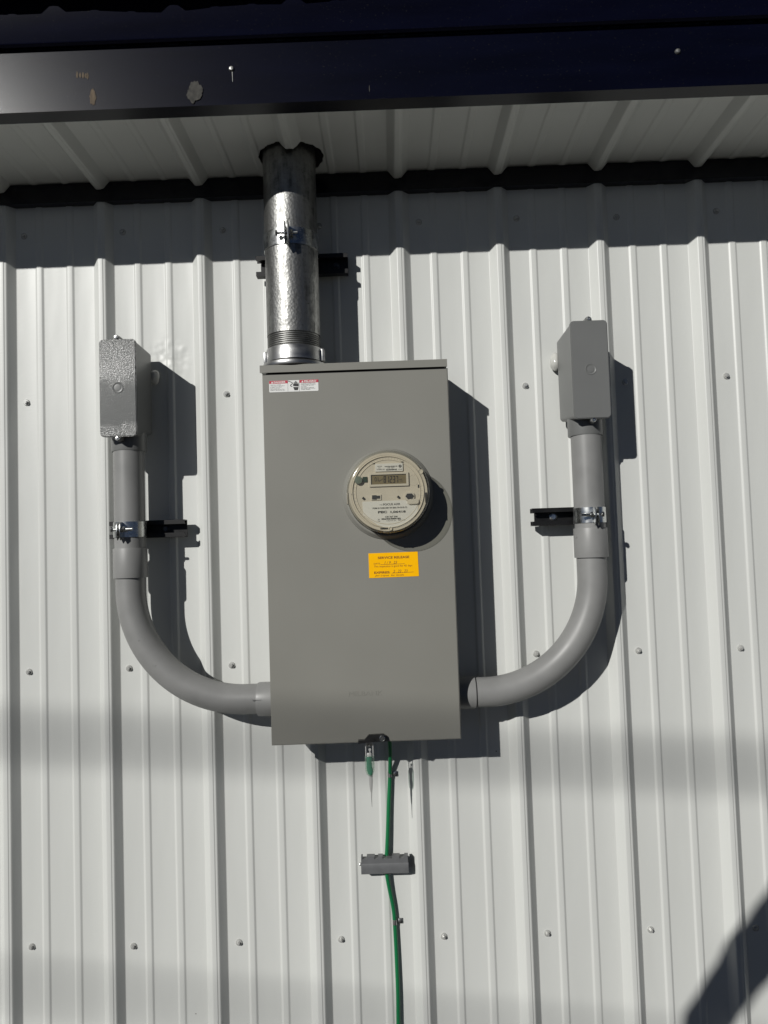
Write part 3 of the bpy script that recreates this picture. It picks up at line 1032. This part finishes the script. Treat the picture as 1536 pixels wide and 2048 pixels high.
tabm.build('cover_tab', M['ring'], met)

# ---------------------------------------------------------------- galvanized mast
MY, MXC, MR = 0.098, 0.6300, 0.0575
mast = thing('service_mast', 'thick galvanized steel pipe rising from the meter cabinet through the soffit', 'pipe', (MXC, -MY, 0.64))
b = MB()
b.lathe([(MR, 0), (MR, 0.05), (MR, 0.15), (MR, 0.25), (MR, 0.35), (MR, 0.45), (MR, 0.576)], (MXC, -MY, 0.712), 'z', 96)
b.build('pipe', M['galv'], mast)
b = MB()
pf = [(MR - 0.004, 0.0)]
n = 7
for i in range(n):
    z = 0.001 + i * 0.0042
    pf += [(MR - 0.0040, z), (MR - 0.0006, z + 0.0016), (MR - 0.0006, z + 0.0026), (MR - 0.0040, z + 0.0041)]
pf += [(MR - 0.002, 0.0335)]
b.lathe(pf, (MXC, -MY, 0.680), 'z', 96)
b.build('pipe_thread', M['dull'], mast, ang=20)
b = MB()
b.lathe([(0.0605, 0), (0.0605, 0.0275), (0.0598, 0.0290), (0.0580, 0.0295), (0.053, 0.0295)], (MXC + 0.001, -MY, 0.6535), 'z', 96)
hub = b.build('threaded_hub', M['alu'], mast)
b = MB()
b.box(MXC + 0.058, MXC + 0.0665, MY - 0.004, MY + 0.020, 0.6535, 0.6805, bev=0.0018)
b.build('hub_lug', M['alu'], hub)
b = MB()
b.box(MXC - 0.0645, MXC - 0.057, MY - 0.004, MY + 0.016, 0.6535, 0.6785, bev=0.0018)
b.build('hub_lug', M['alu'], hub)
b = MB()
b.lathe([(0.0685, 0), (0.0692, 0.001), (0.0692, 0.0095), (0.0682, 0.0112), (0.058, 0.0115)], (MXC - 0.001, -MY + 0.012, 0.6415), 'z', 96)
b.build('hub_flange', M['alu'], mast)

# ---------------------------------------------------------------- strut channels
def strut(name_label, x0_, x1_, z0_, z1_, Yf, Yb=0.0192, screws=()):
    t = thing('strut_channel', name_label, 'strut channel', ((x0_ + x1_) / 2, -Yb, (z0_ + z1_) / 2), 'black strut channels on the wall')
    b = MB()
    th, lip, ret = 0.0026, 0.0095, 0.0070
    out = [(Yb, z0_), (Yf, z0_), (Yf, z0_ + lip), (Yf - ret, z0_ + lip), (Yf - ret, z0_ + lip - th), (Yf - th, z0_ + lip - th), (Yf - th, z0_ + th), (Yb + th, z0_ + th),
           (Yb + th, z1_ - th), (Yf - th, z1_ - th), (Yf - th, z1_ - lip + th), (Yf - ret, z1_ - lip + th), (Yf - ret, z1_ - lip), (Yf, z1_ - lip), (Yf, z1_), (Yb, z1_)]
    xe = x0_ + 0.0085
    b.extr(out, xe, x1_)
    lo = out[:7] + [(Yb, z0_ + th + 0.006)]
    hi_ = [(Yb, z1_ - th - 0.006)] + out[9:]
    lo = out[:7] + [(Yb + th, z0_ + th), (Yb + th, z0_ + 0.010), (Yb, z0_ + 0.010)]
    hi_ = [(Yb, z1_ - 0.010), (Yb + th, z1_ - 0.010), (Yb + th, z1_ - th)] + out[9:]
    b.extr(lo, x0_, xe + 0.00005)
    b.extr(hi_, x0_, xe + 0.00005)
    b.build('channel', M['black'], t)
    zm = (z0_ + z1_) / 2
    for x in screws:
        s1 = MB()
        s1.lathe([(0.0001, 0), (0.0086, 0), (0.0084, 0.0012), (0.0062, 0.0016), (0.0060, 0.0018), (0.0001, 0.0018)], (x, -Yb - th, zm), 'y', 28)
        s1.prism([(x + 0.0056 * math.cos(R(60 * i + 12)), zm + 0.0056 * math.sin(R(60 * i + 12))) for i in range(6)], Yb + th + 0.0015, Yb + th + 0.0068, bev=0.0012)
        s1.build('mounting_screw', M['zinc'] if x > 1 else M['latch'], t)
    return t
strut('black strut channel behind the left conduit', 0.2016, 0.3690, 0.2893, 0.3275, 0.0445, screws=(0.322,))
strut('black strut channel behind the right conduit', 1.1395, 1.3020, 0.2872, 0.3258, 0.0445, screws=(1.190,))
strut('black strut channel behind the galvanized pipe', 0.5415, 0.7490, 0.8720, 0.9180, 0.0400, screws=(0.722,))

# ---------------------------------------------------------------- pipe clamps
def clamp(label, xc, Yc, r, z0_, z1_, ear_x, bolt_x0, bolt_x1, flip=1, es=1.0):
    t = thing('pipe_clamp', label, 'clamp', (xc, -Yc, z0_), 'zinc clamps on the pipes')
    zc = (z0_ + z1_) / 2
    th = 0.0020
    a_e = math.asin((ear_x - xc) / (r + th))
    halves = []
    for sgn in (-1, 1):
        b = MB()
        # half band from the ear round to the strut
        if sgn < 0:
            a0, a1 = a_e - 0.0045 / r, -R(165)
        else:
            a0, a1 = a_e + 0.0045 / r, R(165)
        n = 40
        rings = []
        for k in range(n + 1):
            a = a0 + (a1 - a0) * k / n
            ca, sa = math.cos(a), math.sin(a)
            rings.append([Vector((xc + q * sa, -(Yc + q * ca), z)) for q, z in ((r + 0.0004, z0_), (r + th, z0_), (r + th, z1_), (r + 0.0004, z1_))])
        b.loft(rings)
        band = b.build('band', M['zinc'], t)
        # ear standing off the pipe, with a drooping corner
        e = MB()
        xe = xc + (r + 0.001) * math.sin(a0)
        yb = Yc + (r + 0.001) * math.cos(a0) - 0.002
        yf = yb + 0.021 * es
        zt_, zb_ = z1_ + 0.005 * (es - 1) * 4, z0_ - 0.003 * (es - 1) * 4
        sx_ = xe + 0.0002 if sgn < 0 else xe - 0.0016
        pts = [(yb, z1_ - 0.001), (yf - 0.004, zt_ - 0.002), (yf, zt_ - 0.008), (yf, zb_ + 0.002), (yf - 0.006, zb_ - 0.007), (yf - 0.012, zb_ - 0.002), (yb, z0_ + 0.001)]
        e.extr(pts, sx_, sx_ + 0.0018)
        e.build('ear', M['zinc'], band)
    yb = Yc + math.sqrt(max(1e-6, (r + 0.001) ** 2 - (ear_x - xc) ** 2)) + 0.0105
    b = MB()
    b.tube([(bolt_x0, -yb, zc), (bolt_x1, -yb, zc)], 0.0030, 14)
    bolt_ = b.build('bolt', M['zinc'], t)
    b = MB()
    hx = bolt_x0 if flip > 0 else bolt_x1
    b.lathe([(0.0001, 0), (0.0056, 0), (0.0062, 0.002), (0.0056, 0.0042), (0.0001, 0.0046)], (hx - 0.0023, -yb, zc), 'x', 6)
    b.build('bolt_head', M['zinc'], bolt_)
    b = MB()
    nx = (ear_x + 0.0075) if flip > 0 else (ear_x - 0.0125)
    b.lathe([(0.0032, 0), (0.0066, 0), (0.0066, 0.0050), (0.0032, 0.0050)], (nx, -yb, zc), 'x', 6)
    b.build('nut', M['zinc'], bolt_)
    return t
PYC, PRAD = 0.080, 0.0325
LXC, RXC = 0.2600, 1.2565
clamp('zinc clamp with bolt at the left around the left gray conduit', LXC, PYC, PRAD, 0.2905, 0.3235, 0.2515, 0.2365, 0.2800, 1)
clamp('zinc clamp with bolt at the right around the right gray conduit', RXC, PYC, PRAD, 0.2885, 0.3215, 1.2600, 1.2290, 1.2735, -1)
clamp('wide zinc clamp around the galvanized pipe', MXC, MY, MR, 0.8975, 0.9330, 0.6295, 0.6080, 0.6520, 1, es=1.3)

# ---------------------------------------------------------------- gray conduits
def conduit(label, xc, side, z_top, cz0, cz1, z_lo, x_end):
    t = thing('conduit', label, 'conduit', (xc, -PYC, z_lo))
    b = MB()
    b.tube([(xc, -PYC, cz1 - 0.004), (xc, -PYC, (cz1 + z_top) / 2), (xc, -PYC, z_top)], PRAD, 40)
    b.build('straight_pipe', M['pvc'], t)
    b = MB()
    b.lathe([(PRAD - 0.001, -0.0002), (PRAD + 0.0031, 0.0), (PRAD + 0.0034, 0.001), (PRAD + 0.0034, cz1 - cz0 - 0.001), (PRAD + 0.0030, cz1 - cz0), (PRAD - 0.001, cz1 - cz0)], (xc, -PYC, cz0), 'z', 48)
    b.build('coupling', M['pvc'], t)
    RB = 0.241
    path = [Vector((xc, -PYC, cz0 + 0.004)), Vector((xc, -PYC, z_lo + RB + 0.004))]
    cxx = xc + side * RB
    n = 30
    for k in range(n + 1):
        a = math.pi / 2 * k / n
        path.append(Vector((cxx - side * RB * math.cos(a), -PYC, z_lo + RB - RB * math.sin(a))))
    path.append(Vector((x_end, -PYC, z_lo)))
    b = MB()
    b.tube(path, PRAD - 0.0008, 40)
    b.build('elbow', M['pvc'], t)
    return t
lc_ = conduit('gray plastic conduit curving into the left side of the cabinet', LXC, 1, 0.480, 0.2030, 0.2665, -0.0645, 0.566)
b = MB()
b.lathe([(PRAD - 0.002, 0), (PRAD + 0.0022, 0.0003), (PRAD + 0.0034, 0.004), (PRAD + 0.0036, 0.034), (PRAD - 0.002, 0.034)], (0.5300, -PYC, -0.0655), 'x', 48)
ad_ = b.build('end_adapter', M['pvc'], lc_)
b = MB()
b.box(0.5225, 0.5420, PYC + 0.0318, PYC + 0.0370, -0.0612, -0.0602)
b.build('mould_line', M['pvc'], ad_)
rc_ = conduit('gray plastic conduit curving into the right side of the cabinet', RXC, -1, 0.480, 0.2145, 0.2775, -0.0655, 0.990)
b = MB()
b.lathe([(PRAD - 0.002, 0), (PRAD + 0.0014, 0), (PRAD + 0.0014, 0.0405), (PRAD - 0.001, 0.0410)], (0.9540, -PYC, -0.0655), 'x', 48)
b.build('end_adapter', M['pvc'], rc_)
b = MB()
b.lathe([(PRAD - 0.003, 0), (PRAD - 0.0004, 0.0), (PRAD - 0.0004, 0.0020), (PRAD - 0.003, 0.0020)], (0.9952, -PYC, -0.0655), 'x', 48)
b.build('end_gasket', M['rubber'], rc_)

# ---------------------------------------------------------------- junction boxes
def junction_box(label, xf0, xf1, zf0, zf1, xb0, xb1, zb0, zb1, xc, scr, lid_mat):
    t = thing('junction_box', label, 'junction box', (xc, -0.08, zf0), 'gray junction boxes on the conduits')
    b = MB()
    rings = []
    for q in range(5):
        k = q / 4
        Y = 0.026 + (0.1285 - 0.026) * k
        pts = rrect(xb0 + (xf0 + 0.0012 - xb0) * k, xb1 + (xf1 - 0.0012 - xb1) * k, zb0 + (zf0 + 0.0012 - zb0) * k, zb1 + (zf1 - 0.0012 - zb1) * k, 0.0085)
        rings.append([Vector((x, -Y, z)) for x, z in pts])
    b.loft(rings)
    b.build('box_body', M['jbox'], t)
    b = MB()
    b.prism(rrect(xf0, xf1, zf0, zf1, 0.0085), 0.1290, 0.1370, bev=0.0016)
    cv = b.build('lid', lid_mat, t)
    b = MB()
    kx, kz = (xf0 + xf1) / 2, (zf0 + zf1) / 2
    b.lathe([(0.0120, 0), (0.0120, 0.0005), (0.0112, 0.0007), (0.0106, 0.0003), (0.0001, 0.0004)], (kx, -0.1371, kz), 'y', 32)
    b.lathe([(0.0072, 0), (0.0072, 0.0006), (0.0062, 0.0007), (0.0001, 0.0007)], (kx, -0.1374, kz), 'y', 32)
    b.build('moulded_ring', M['jbox'], cv)
    for sx_, sz_, d in scr:
        b = MB()
        b.prism([(sx_ - 0.0085, sz_ - d * 0.010), (sx_ + 0.0085, sz_ - d * 0.010), (sx_ + 0.0062, sz_ + d * 0.003), (sx_, sz_ + d * 0.0065), (sx_ - 0.0062, sz_ + d * 0.003)][::d], 0.104, 0.1340, bev=0.001)
        lug = b.build('screw_lug', M['jbox'], t)
        b = MB()
        b.lathe([(0.0001, 0), (0.0046, 0), (0.0046, 0.0012), (0.0034, 0.0030), (0.0012, 0.0032), (0.0001, 0.0024)], (sx_, -0.1341, sz_ + d * 0.0005), 'y', 20)
        b.build('lid_screw', M['zinc'], lug)
    b = MB()
    b.lathe([(PRAD + 0.001, 0), (PRAD + 0.0040, 0.0004), (PRAD + 0.0048, 0.003), (PRAD + 0.0048, 0.0400), (PRAD + 0.001, 0.0400)], (xc, -0.0765, 0.4768), 'z', 48)
    b.build('conduit_hub', M['jbox'], t)
    return t, b
jl, _ = junction_box('gray junction box with glittering stippled lid atop the left conduit', 0.2190, 0.2974, 0.5025, 0.7112, 0.2190, 0.2952, 0.520, 0.7092, LXC,
                     ((0.2560, 0.7155, 1), (0.2555, 0.5000, -1)), M['stipple'])
jr, _ = junction_box('smooth gray junction box atop the right conduit', 1.2190, 1.2978, 0.5065, 0.7152, 1.2148, 1.2960, 0.5185, 0.7050, RXC,
                     ((1.2598, 0.7190, 1), (1.2612, 0.5040, -1)), M['jbox'])
b = MB()
b.blob((0.2985, -0.014, 0.6560), 0.0125, 0.013, 0.016, 4, 0.12, 2)
b.build('sealant', M['silicone'], jl, label='glossy clear sealant squeezed out behind the box')
b = MB()
b.blob((1.2120, -0.013, 0.6580), 0.0120, 0.013, 0.019, 4, 0.16, 3)
b.build('sealant', M['silicone'], jr, label='pale sealant squeezed out behind the box')

# ---------------------------------------------------------------- seal hanging from the latch
seal = thing('meter_seal', 'small clear seal with green plug hanging below the cabinet', 'seal', (0.766, -0.10, -0.163))
SYY = 0.134
b = MB()
loop = []
for k in range(25):
    a = math.pi * k / 24
    loop.append((0.7660 + 0.0076 * math.cos(a), -SYY, -0.1630 + 0.0076 * math.sin(a)))
loop = [(0.7736, -SYY, -0.1905)] + loop + [(0.7584, -SYY, -0.1905)]
b.tube(loop, 0.0012, 10)
b.build('wire_loop', M['brightwire'], seal)
b = MB()
b.box(0.7608, 0.7700, SYY - 0.002, SYY + 0.002, -0.1880, -0.1800, bev=0.0008)
b.lathe([(0.0028, 0), (0.0028, 0.002), (0.0001, 0.002)], (0.7668, -SYY - 0.001, -0.1725), 'y', 16)
b.box(0.7655, 0.7680, SYY - 0.001, SYY + 0.001, -0.1815, -0.1740)
b.build('hook', M['brightwire'], seal)
b = MB()
b.loft([[Vector((0.7657 + q * w_ * math.cos(2 * math.pi * k / 20), -SYY - 0.0075 * q2 * math.sin(2 * math.pi * k / 20), z)) for k in range(20)]
        for z, w_, q, q2 in ((-0.1860, 0.0098, 1, 1), (-0.1880, 0.0102, 1, 1.1), (-0.2080, 0.0100, 1, 1.1), (-0.2180, 0.0092, 1, 1), (-0.2245, 0.0068, 1, 0.8), (-0.2275, 0.0030, 1, 0.5))])
b.build('clear_body', M['clearseal'], seal)
b = MB()
b.loft([[Vector((x_ + w_ * math.cos(2 * math.pi * k / 14), -SYY - 0.0022 * math.sin(2 * math.pi * k / 14), z)) for k in range(14)]
        for z, x_, w_ in ((-0.1885, 0.7650, 0.0058), (-0.2000, 0.7645, 0.0052), (-0.2100, 0.7648, 0.0058), (-0.2150, 0.7658, 0.0062), (-0.2215, 0.7664, 0.0056), (-0.2250, 0.7664, 0.0030))])
b.build('green_plug', M['greenplug'], seal)
b = MB()
b.loft([[Vector((0.7668 + dx_ + w_ * math.cos(2 * math.pi * k / 10), -SYY + 0.004 - 0.0009 * math.sin(2 * math.pi * k / 10), z)) for k in range(10)]
        for z, dx_, w_ in ((-0.2240, 0, 0.0042), (-0.2400, 0, 0.0040), (-0.2560, 0, 0.0028), (-0.2640, 0.0006, 0.0014), (-0.2760, 0.0002, 0.0010), (-0.2930, 0.0008, 0.0004))])
b.build('tail', M['sealtail'], seal)
for o in seal.children:
    for v in o.data.vertices:
        v.co.x = 0.8288 + (v.co.x - 0.8288) * 0.982
        v.co.z = 0.2438 + (v.co.z - 0.2438) * 0.982

# ---------------------------------------------------------------- green ground wire, clips and bonding block
wp = [(0.8075, 0.050, -0.130), (0.8080, 0.046, -0.150), (0.8083, 0.040, -0.170), (0.8085, 0.026, -0.2050), (0.8070, 0.012, -0.2400), (0.8062, 0.0078, -0.2560), (0.8045, 0.0080, -0.2800), (0.8022, 0.0085, -0.3080), (0.7995, 0.0095, -0.3450),
      (0.7972, 0.0105, -0.3800), (0.7940, 0.012, -0.4200), (0.7920, 0.013, -0.4450), (0.7925, 0.013, -0.4680), (0.7945, 0.012, -0.4850), (0.7985, 0.010, -0.5100), (0.8030, 0.0085, -0.5350), (0.8055, 0.0080, -0.5580), (0.8062, 0.0078, -0.5800), (0.8072, 0.0080, -0.6200),
      (0.8078, 0.0085, -0.6700), (0.8080, 0.009, -0.7300), (0.8066, 0.010, -0.8000), (0.8060, 0.010, -0.9500), (0.8090, 0.010, -1.15), (0.8090, 0.012, -1.41)]
def smooth_path(pts, n=5):
    out = []
    P_ = [Vector((x, -Y, z)) for x, Y, z in pts]
    P_ = [P_[0] * 2 - P_[1]] + P_ + [P_[-1] * 2 - P_[-2]]
    for i in range(1, len(P_) - 2):
        a, b_, c, d = P_[i - 1:i + 3]
        for k in range(n):
            t = k / n
            out.append(0.5 * ((2 * b_) + (c - a) * t + (2 * a - 5 * b_ + 4 * c - d) * t * t + (3 * b_ - a - 3 * c + d) * t ** 3))
    out.append(P_[-2])
    return out
b = MB()
b.tube(smooth_path(wp), 0.0045, 16)
wire = b.build('ground_wire', M['green'])
tag(wire, 'green insulated wire running down the wall below the cabinet', 'wire')

def wire_clip(label, x, z, tilt):
    t = thing('wire_clip', label, 'clip', (x, -0.002, z), 'metal clips on the green wire')
    b = MB()
    n = 14
    rings = []
    for k in range(n + 1):
        a = R(-70 + 230 * k / n)
        rings.append([Vector((x + 0.0003 - q * math.cos(a) * 1.0, -0.0080 - q * math.sin(a), z + zz_)) for q, zz_ in ((0.0040, -0.0055), (0.0049, -0.0055), (0.0049, 0.0055), (0.0040, 0.0055))])
    b.loft(rings)
    b.build('strap', M['alu'], t)
    b = MB()
    b.box(x + 0.0050, x + 0.0165, 0.0030, 0.0042, z - 0.0058 + tilt, z + 0.0058 + tilt, bev=0.0004)
    b.build('foot', M['alu'], t)
    b = MB()
    xc = x + 0.0112
    b.lathe([(0.0001, 0), (0.0040, 0), (0.0038, 0.0014), (0.0001, 0.0022)], (xc, -0.0042, z + tilt), 'y', 16)
    b.prism([(xc + 0.0030 * math.cos(R(60 * i)), z + tilt + 0.0030 * math.sin(R(60 * i))) for i in range(6)], 0.0055, 0.0088, bev=0.0006)
    b.build('screw', M['zinc'], t)
wire_clip('small metal clip holding the green wire just under the cabinet', 0.8058, -0.2535, 0.0004)
wire_clip('small metal clip holding the green wire below the gray block', 0.8060, -0.5735, 0.0004)

bt = thing('bonding_block', 'small gray notched terminal block straddling the green wire', 'terminal block', (0.789, 0, -0.461))
b = MB()
zt = -0.4218
bx = [0.7374, 0.7410, 0.7480, 0.7500, 0.7640, 0.7672, 0.7725, 0.7745, 0.7830, 0.7850, 0.8035, 0.8050, 0.8190, 0.8220, 0.8290, 0.8320, 0.8400]
hi_ = [1, 0, 0, 1, 1, 0, 0, 1, 1, 0, 0, 1, 1, 0, 0, 1]
top = [(bx[0], zt)]
cur = 1
for i, h in enumerate(hi_):
    z = zt if h else zt - 0.0052
    top.append((bx[i], z))
    top.append((bx[i + 1], z))
pts = []
for p in top:
    if not pts or (abs(p[0] - pts[-1][0]) > 1e-6 or abs(p[1] - pts[-1][1]) > 1e-6):
        pts.append(p)
pts = [(0.7374, -0.4380)] + pts + [(0.8400, -0.4380)]
b.prism(pts[::-1], 0.0165, 0.0330, bev=0.0008)
b.extr([(0.0030, -0.4590), (0.0170, -0.4590), (0.0170, -0.4330), (0.0030, -0.4330)], 0.7382, 0.8392)
b.extr([(0.0164, -0.4602), (0.0300, -0.4602), (0.0338, -0.4575), (0.0345, -0.4480), (0.0345, -0.4400), (0.0330, -0.4365), (0.0164, -0.4365)], 0.7371, 0.8404)
b.build('block_body', M['bond'], bt)
b = MB()
b.lathe([(0.0001, 0), (0.0030, 0), (0.0036, 0.002), (0.0030, 0.0042), (0.0001, 0.0045)], (0.7335, -0.024, -0.4405), 'x', 14)
b.build('set_screw', M['zinc'], bt)

# ---------------------------------------------------------------- overhead cables that shade soft bands across the wall
def overhead(label, zw0, slope, r, T=11.0):
    # the cable crosses the sun's path T metres out from the wall
    def pt(xw):
        zw = zw0 + slope * (xw - 0.7)
        return Vector((xw, 0, zw)) + T * Vector((-0.69, -1.0, 0.545))
    pts = []
    for k in range(61):
        xw = -23 + 46 * k / 60
        p = pt(xw)
        p.z += 0.0022 * (xw - 0.7) ** 2
        pts.append(p)
    b = MB()
    b.tube(pts, r, 10)
    o = b.build('overhead_cable', M['cable'])
    tag(o, label, 'cable', 'overhead power cables')
    return pts
c1 = overhead('upper black power cable strung in front of the building', -0.200, -0.072, 0.020)
c2 = overhead('lower black power cable strung in front of the building', -0.775, -0.115, 0.0115)
for lab_, i in (('wooden utility pole at the left end of the cables', 0), ('wooden utility pole at the right end of the cables', -1)):
    x, y = c1[i].x, c1[i].y
    up = thing('utility_pole', lab_, 'utility pole', (x, y, GZ), 'wooden utility poles')
    b = MB()
    b.lathe([(0.17, 0), (0.15, 4.0), (0.11, c1[i].z - GZ + 1.2), (0.06, c1[i].z - GZ + 1.25)], (x, y + 0.17, GZ), 'z', 20)
    b.build('pole', M['wood'], up)
    for c in (c1, c2):
        b = MB()
        b.lathe([(0.03, -0.05), (0.06, -0.04), (0.06, 0.0), (0.04, 0.02), (0.06, 0.05), (0.03, 0.06)], (c[i].x, c[i].y, c[i].z - 0.02), 'z', 16)
        b.build('insulator', M['port'], up)

# ---------------------------------------------------------------- the person taking the photograph (seen as the arm's shadow)
def skin_mesh(name, verts, edges, radii, mats, root=0, sub=1, faces_mat=None, parent=None):
    me = bpy.data.meshes.new(name)
    me.from_pydata([Vector(v) for v in verts], edges, [])
    o = bpy.data.objects.new(name, me)
    COL.objects.link(o)
    sk = o.modifiers.new('skin', 'SKIN')
    sk.use_smooth_shade = True
    lay = me.skin_vertices[0].data
    for i, r in enumerate(radii):
        lay[i].radius = r if hasattr(r, '__len__') else (r, r)
        lay[i].use_root = (i == root)
    sd = o.modifiers.new('sub', 'SUBSURF')
    sd.levels = sub
    sd.render_levels = sub
    dg = bpy.context.evaluated_depsgraph_get()
    nm = bpy.data.meshes.new_from_object(o.evaluated_get(dg))
    nm.name = name
    for m_ in mats:
        nm.materials.append(m_)
    for p in nm.polygons:
        p.use_smooth = True
        if faces_mat:
            p.material_index = faces_mat(p.center)
    bpy.data.objects.remove(o)
    o2 = bpy.data.objects.new(name, nm)
    COL.objects.link(o2)
    if parent:
        o2.parent = parent
        o2.matrix_parent_inverse = Matrix.Translation(-Vector(parent.location))
    return o2

per = thing('person', 'person in dark jacket holding a phone and raising the left arm', 'person', (0.37, -2.38, GZ))
V = {}
PX, PYY = -0.27, -0.26                                             # where the person stands, behind the phone and to its left
V['pelvis'] = (0.37, -2.38, -0.45); V['waist'] = (0.37, -2.37, -0.30); V['chest'] = (0.375, -2.36, -0.07); V['neck'] = (0.38, -2.35, 0.095); V['skull0'] = (0.39, -2.32, 0.165); V['skull1'] = (0.40, -2.315, 0.29)
V['ls'] = (0.205, -2.305, 0.085); V['le'] = (0.0165, -2.085, 0.291); V['lm'] = (0.1505, -2.045, 0.407); V['lw'] = (0.2805, -2.005, 0.523); V['lh'] = (0.3385, -1.990, 0.583)
V['rs'] = (0.555, -2.33, 0.035); V['re'] = (0.745, -2.07, -0.07); V['rm'] = (0.820, -1.965, 0.02); V['rw'] = (0.885, -1.860, 0.095); V['rh'] = (0.902, -1.805, 0.150)
V['lhip'] = (0.28, -2.38, -0.55); V['lk'] = (0.26, -2.35, -0.93); V['la'] = (0.25, -2.39, -1.30); V['lt'] = (0.23, -2.23, -1.365)
V['rhip'] = (0.46, -2.38, -0.55); V['rk'] = (0.49, -2.36, -0.93); V['ra'] = (0.50, -2.42, -1.30); V['rt'] = (0.53, -2.26, -1.365)
RD = dict(pelvis=(0.155, 0.115), waist=(0.145, 0.105), chest=(0.165, 0.115), neck=0.062, skull0=(0.078, 0.088), skull1=(0.080, 0.098), ls=0.075, le=0.049, lm=0.047, lw=0.045, lh=0.034,
          rs=0.075, re=0.058, rm=0.053, rw=0.044, rh=0.032, lhip=0.095, lk=0.068, la=0.050, lt=0.042, rhip=0.095, rk=0.068, ra=0.050, rt=0.042)
names = list(V)
E_ = [('pelvis', 'waist'), ('waist', 'chest'), ('chest', 'neck'), ('neck', 'skull0'), ('skull0', 'skull1'), ('chest', 'ls'), ('ls', 'le'), ('le', 'lm'), ('lm', 'lw'), ('lw', 'lh'),
      ('chest', 'rs'), ('rs', 're'), ('re', 'rm'), ('rm', 'rw'), ('rw', 'rh'), ('pelvis', 'lhip'), ('lhip', 'lk'), ('lk', 'la'), ('la', 'lt'), ('pelvis', 'rhip'), ('rhip', 'rk'), ('rk', 'ra'), ('ra', 'rt')]
def pm(c):
    if c.z > 0.125 and abs(c.x - 0.39) < 0.12 and c.y < -2.16:
        return 2
    if (c - Vector(V['lh'])).length < 0.055 or (c - Vector(V['rh'])).length < 0.05:
        return 2
    if c.z < -1.26:
        return 3
    if c.z < -0.44:
        return 1
    return 0
body = skin_mesh('body', [V[n] for n in names], [(names.index(a), names.index(b_)) for a, b_ in E_], [RD[n] for n in names], [M['jacket'], M['jeans'], M['skin'], M['boot']], 0, 2, pm, per)
# sleeve folds so the arm's shadow has a creased edge
dpm = body.data
for v in dpm.vertices:
    a, b_ = Vector(V['le']), Vector(V['lw'])
    t = (v.co - a).dot(b_ - a) / (b_ - a).length_squared
    if -0.1 < t < 1.1 and v.co.y > -2.20 and v.co.x < 0.36:
        axis_p = a + (b_ - a) * t
        d = v.co - axis_p
        v.co = axis_p + d * (1 + 0.07 * math.sin(t * 11 + 1.2) + 0.04 * math.sin(t * 23))
def hand(wrist, tip_dir, side_dir, curl, nm):
    wv, td, sd_ = Vector(wrist), Vector(tip_dir).normalized(), Vector(side_dir).normalized()
    cd_ = td.cross(sd_).normalized()
    vs_, es_, rs_ = [], [], []
    def add(p, r): vs_.append(tuple(p)); rs_.append(r); return len(vs_) - 1
    w0 = add(wv, (0.024, 0.020))
    pm_ = add(wv + td * 0.045, (0.034, 0.017))
    es_.append((w0, pm_))
    for k, (off, ln) in enumerate(((-0.030, 0.070), (-0.010, 0.080), (0.010, 0.075), (0.030, 0.058))):
        b0 = add(wv + td * 0.085 + sd_ * off, 0.0095)
        b1 = add(wv + td * (0.085 + ln * 0.5) + sd_ * off * 1.1 + cd_ * curl * 0.012, 0.0088)
        b2 = add(wv + td * (0.085 + ln * 0.95) + sd_ * off * 1.1 + cd_ * curl * 0.036, 0.0074)
        es_ += [(pm_, b0), (b0, b1), (b1, b2)]
    t0 = add(wv + td * 0.040 - sd_ * 0.040 + cd_ * curl * 0.008, 0.0105)
    t1 = add(wv + td * 0.072 - sd_ * 0.058 + cd_ * curl * 0.022, 0.0085)
    es_ += [(pm_, t0), (t0, t1)]
    return skin_mesh('hand', vs_, es_, rs_, [M['skin']], 0, 1, None, per)
hand((0.333, -1.990, 0.578), (0.6, 0.06, 0.78), (0.78, 0.1, -0.6), 0.5, 'l')
hand((0.904, -1.806, 0.146), (-0.12, 0.12, 0.98), (0.9, 0.1, 0.1), 0.8, 'r')
b = MB()
b.blob((0.672 + PX, PYY - 2.085, 0.285), 0.094, 0.108, 0.105, 3, 0.06, 4)
for v in list(b.bm.verts):
    if v.co.y > PYY - 2.02 and v.co.z < 0.315:
        v.co.y = PYY - 2.02
b.build('hair', M['hair'], per)
b = MB()
b.blob((0.672 + PX, PYY - 1.948, 0.222), 0.013, 0.020, 0.022, 2, 0, 1)
b.build('nose', M['skin'], per)
for sx_ in (-1, 1):
    b = MB()
    b.blob((0.672 + PX + sx_ * 0.087, PYY - 2.065, 0.225), 0.012, 0.022, 0.032, 2, 0, 1)
    b.build('ear', M['skin'], per)
    b = MB()
    b.blob((0.672 + PX + sx_ * 0.032, PYY - 1.964, 0.245), 0.012, 0.008, 0.008, 2, 0, 1)
    b.build('eye', M['hair'], per)
b = MB()
b.blob((0.672 + PX, PYY - 1.966, 0.182), 0.024, 0.007, 0.006, 2, 0, 1)
b.build('mouth', M['hair'], per)
ph = MB()
ph.prism(rrect(0.812, 0.887, 0.113, 0.261, 0.010), -1.0, -0.992)
for v in ph.bm.verts:
    v.co.y = -1.7475 if v.co.y < 0.996 else -1.7555
ph.bm.verts.ensure_lookup_table()
ph.bm.faces.ensure_lookup_table()
bmesh.ops.recalc_face_normals(ph.bm, faces=ph.bm.faces)
pho = ph.build('smartphone', M['phone'])
tag(pho, 'black smartphone held upright in front of the person', 'phone')
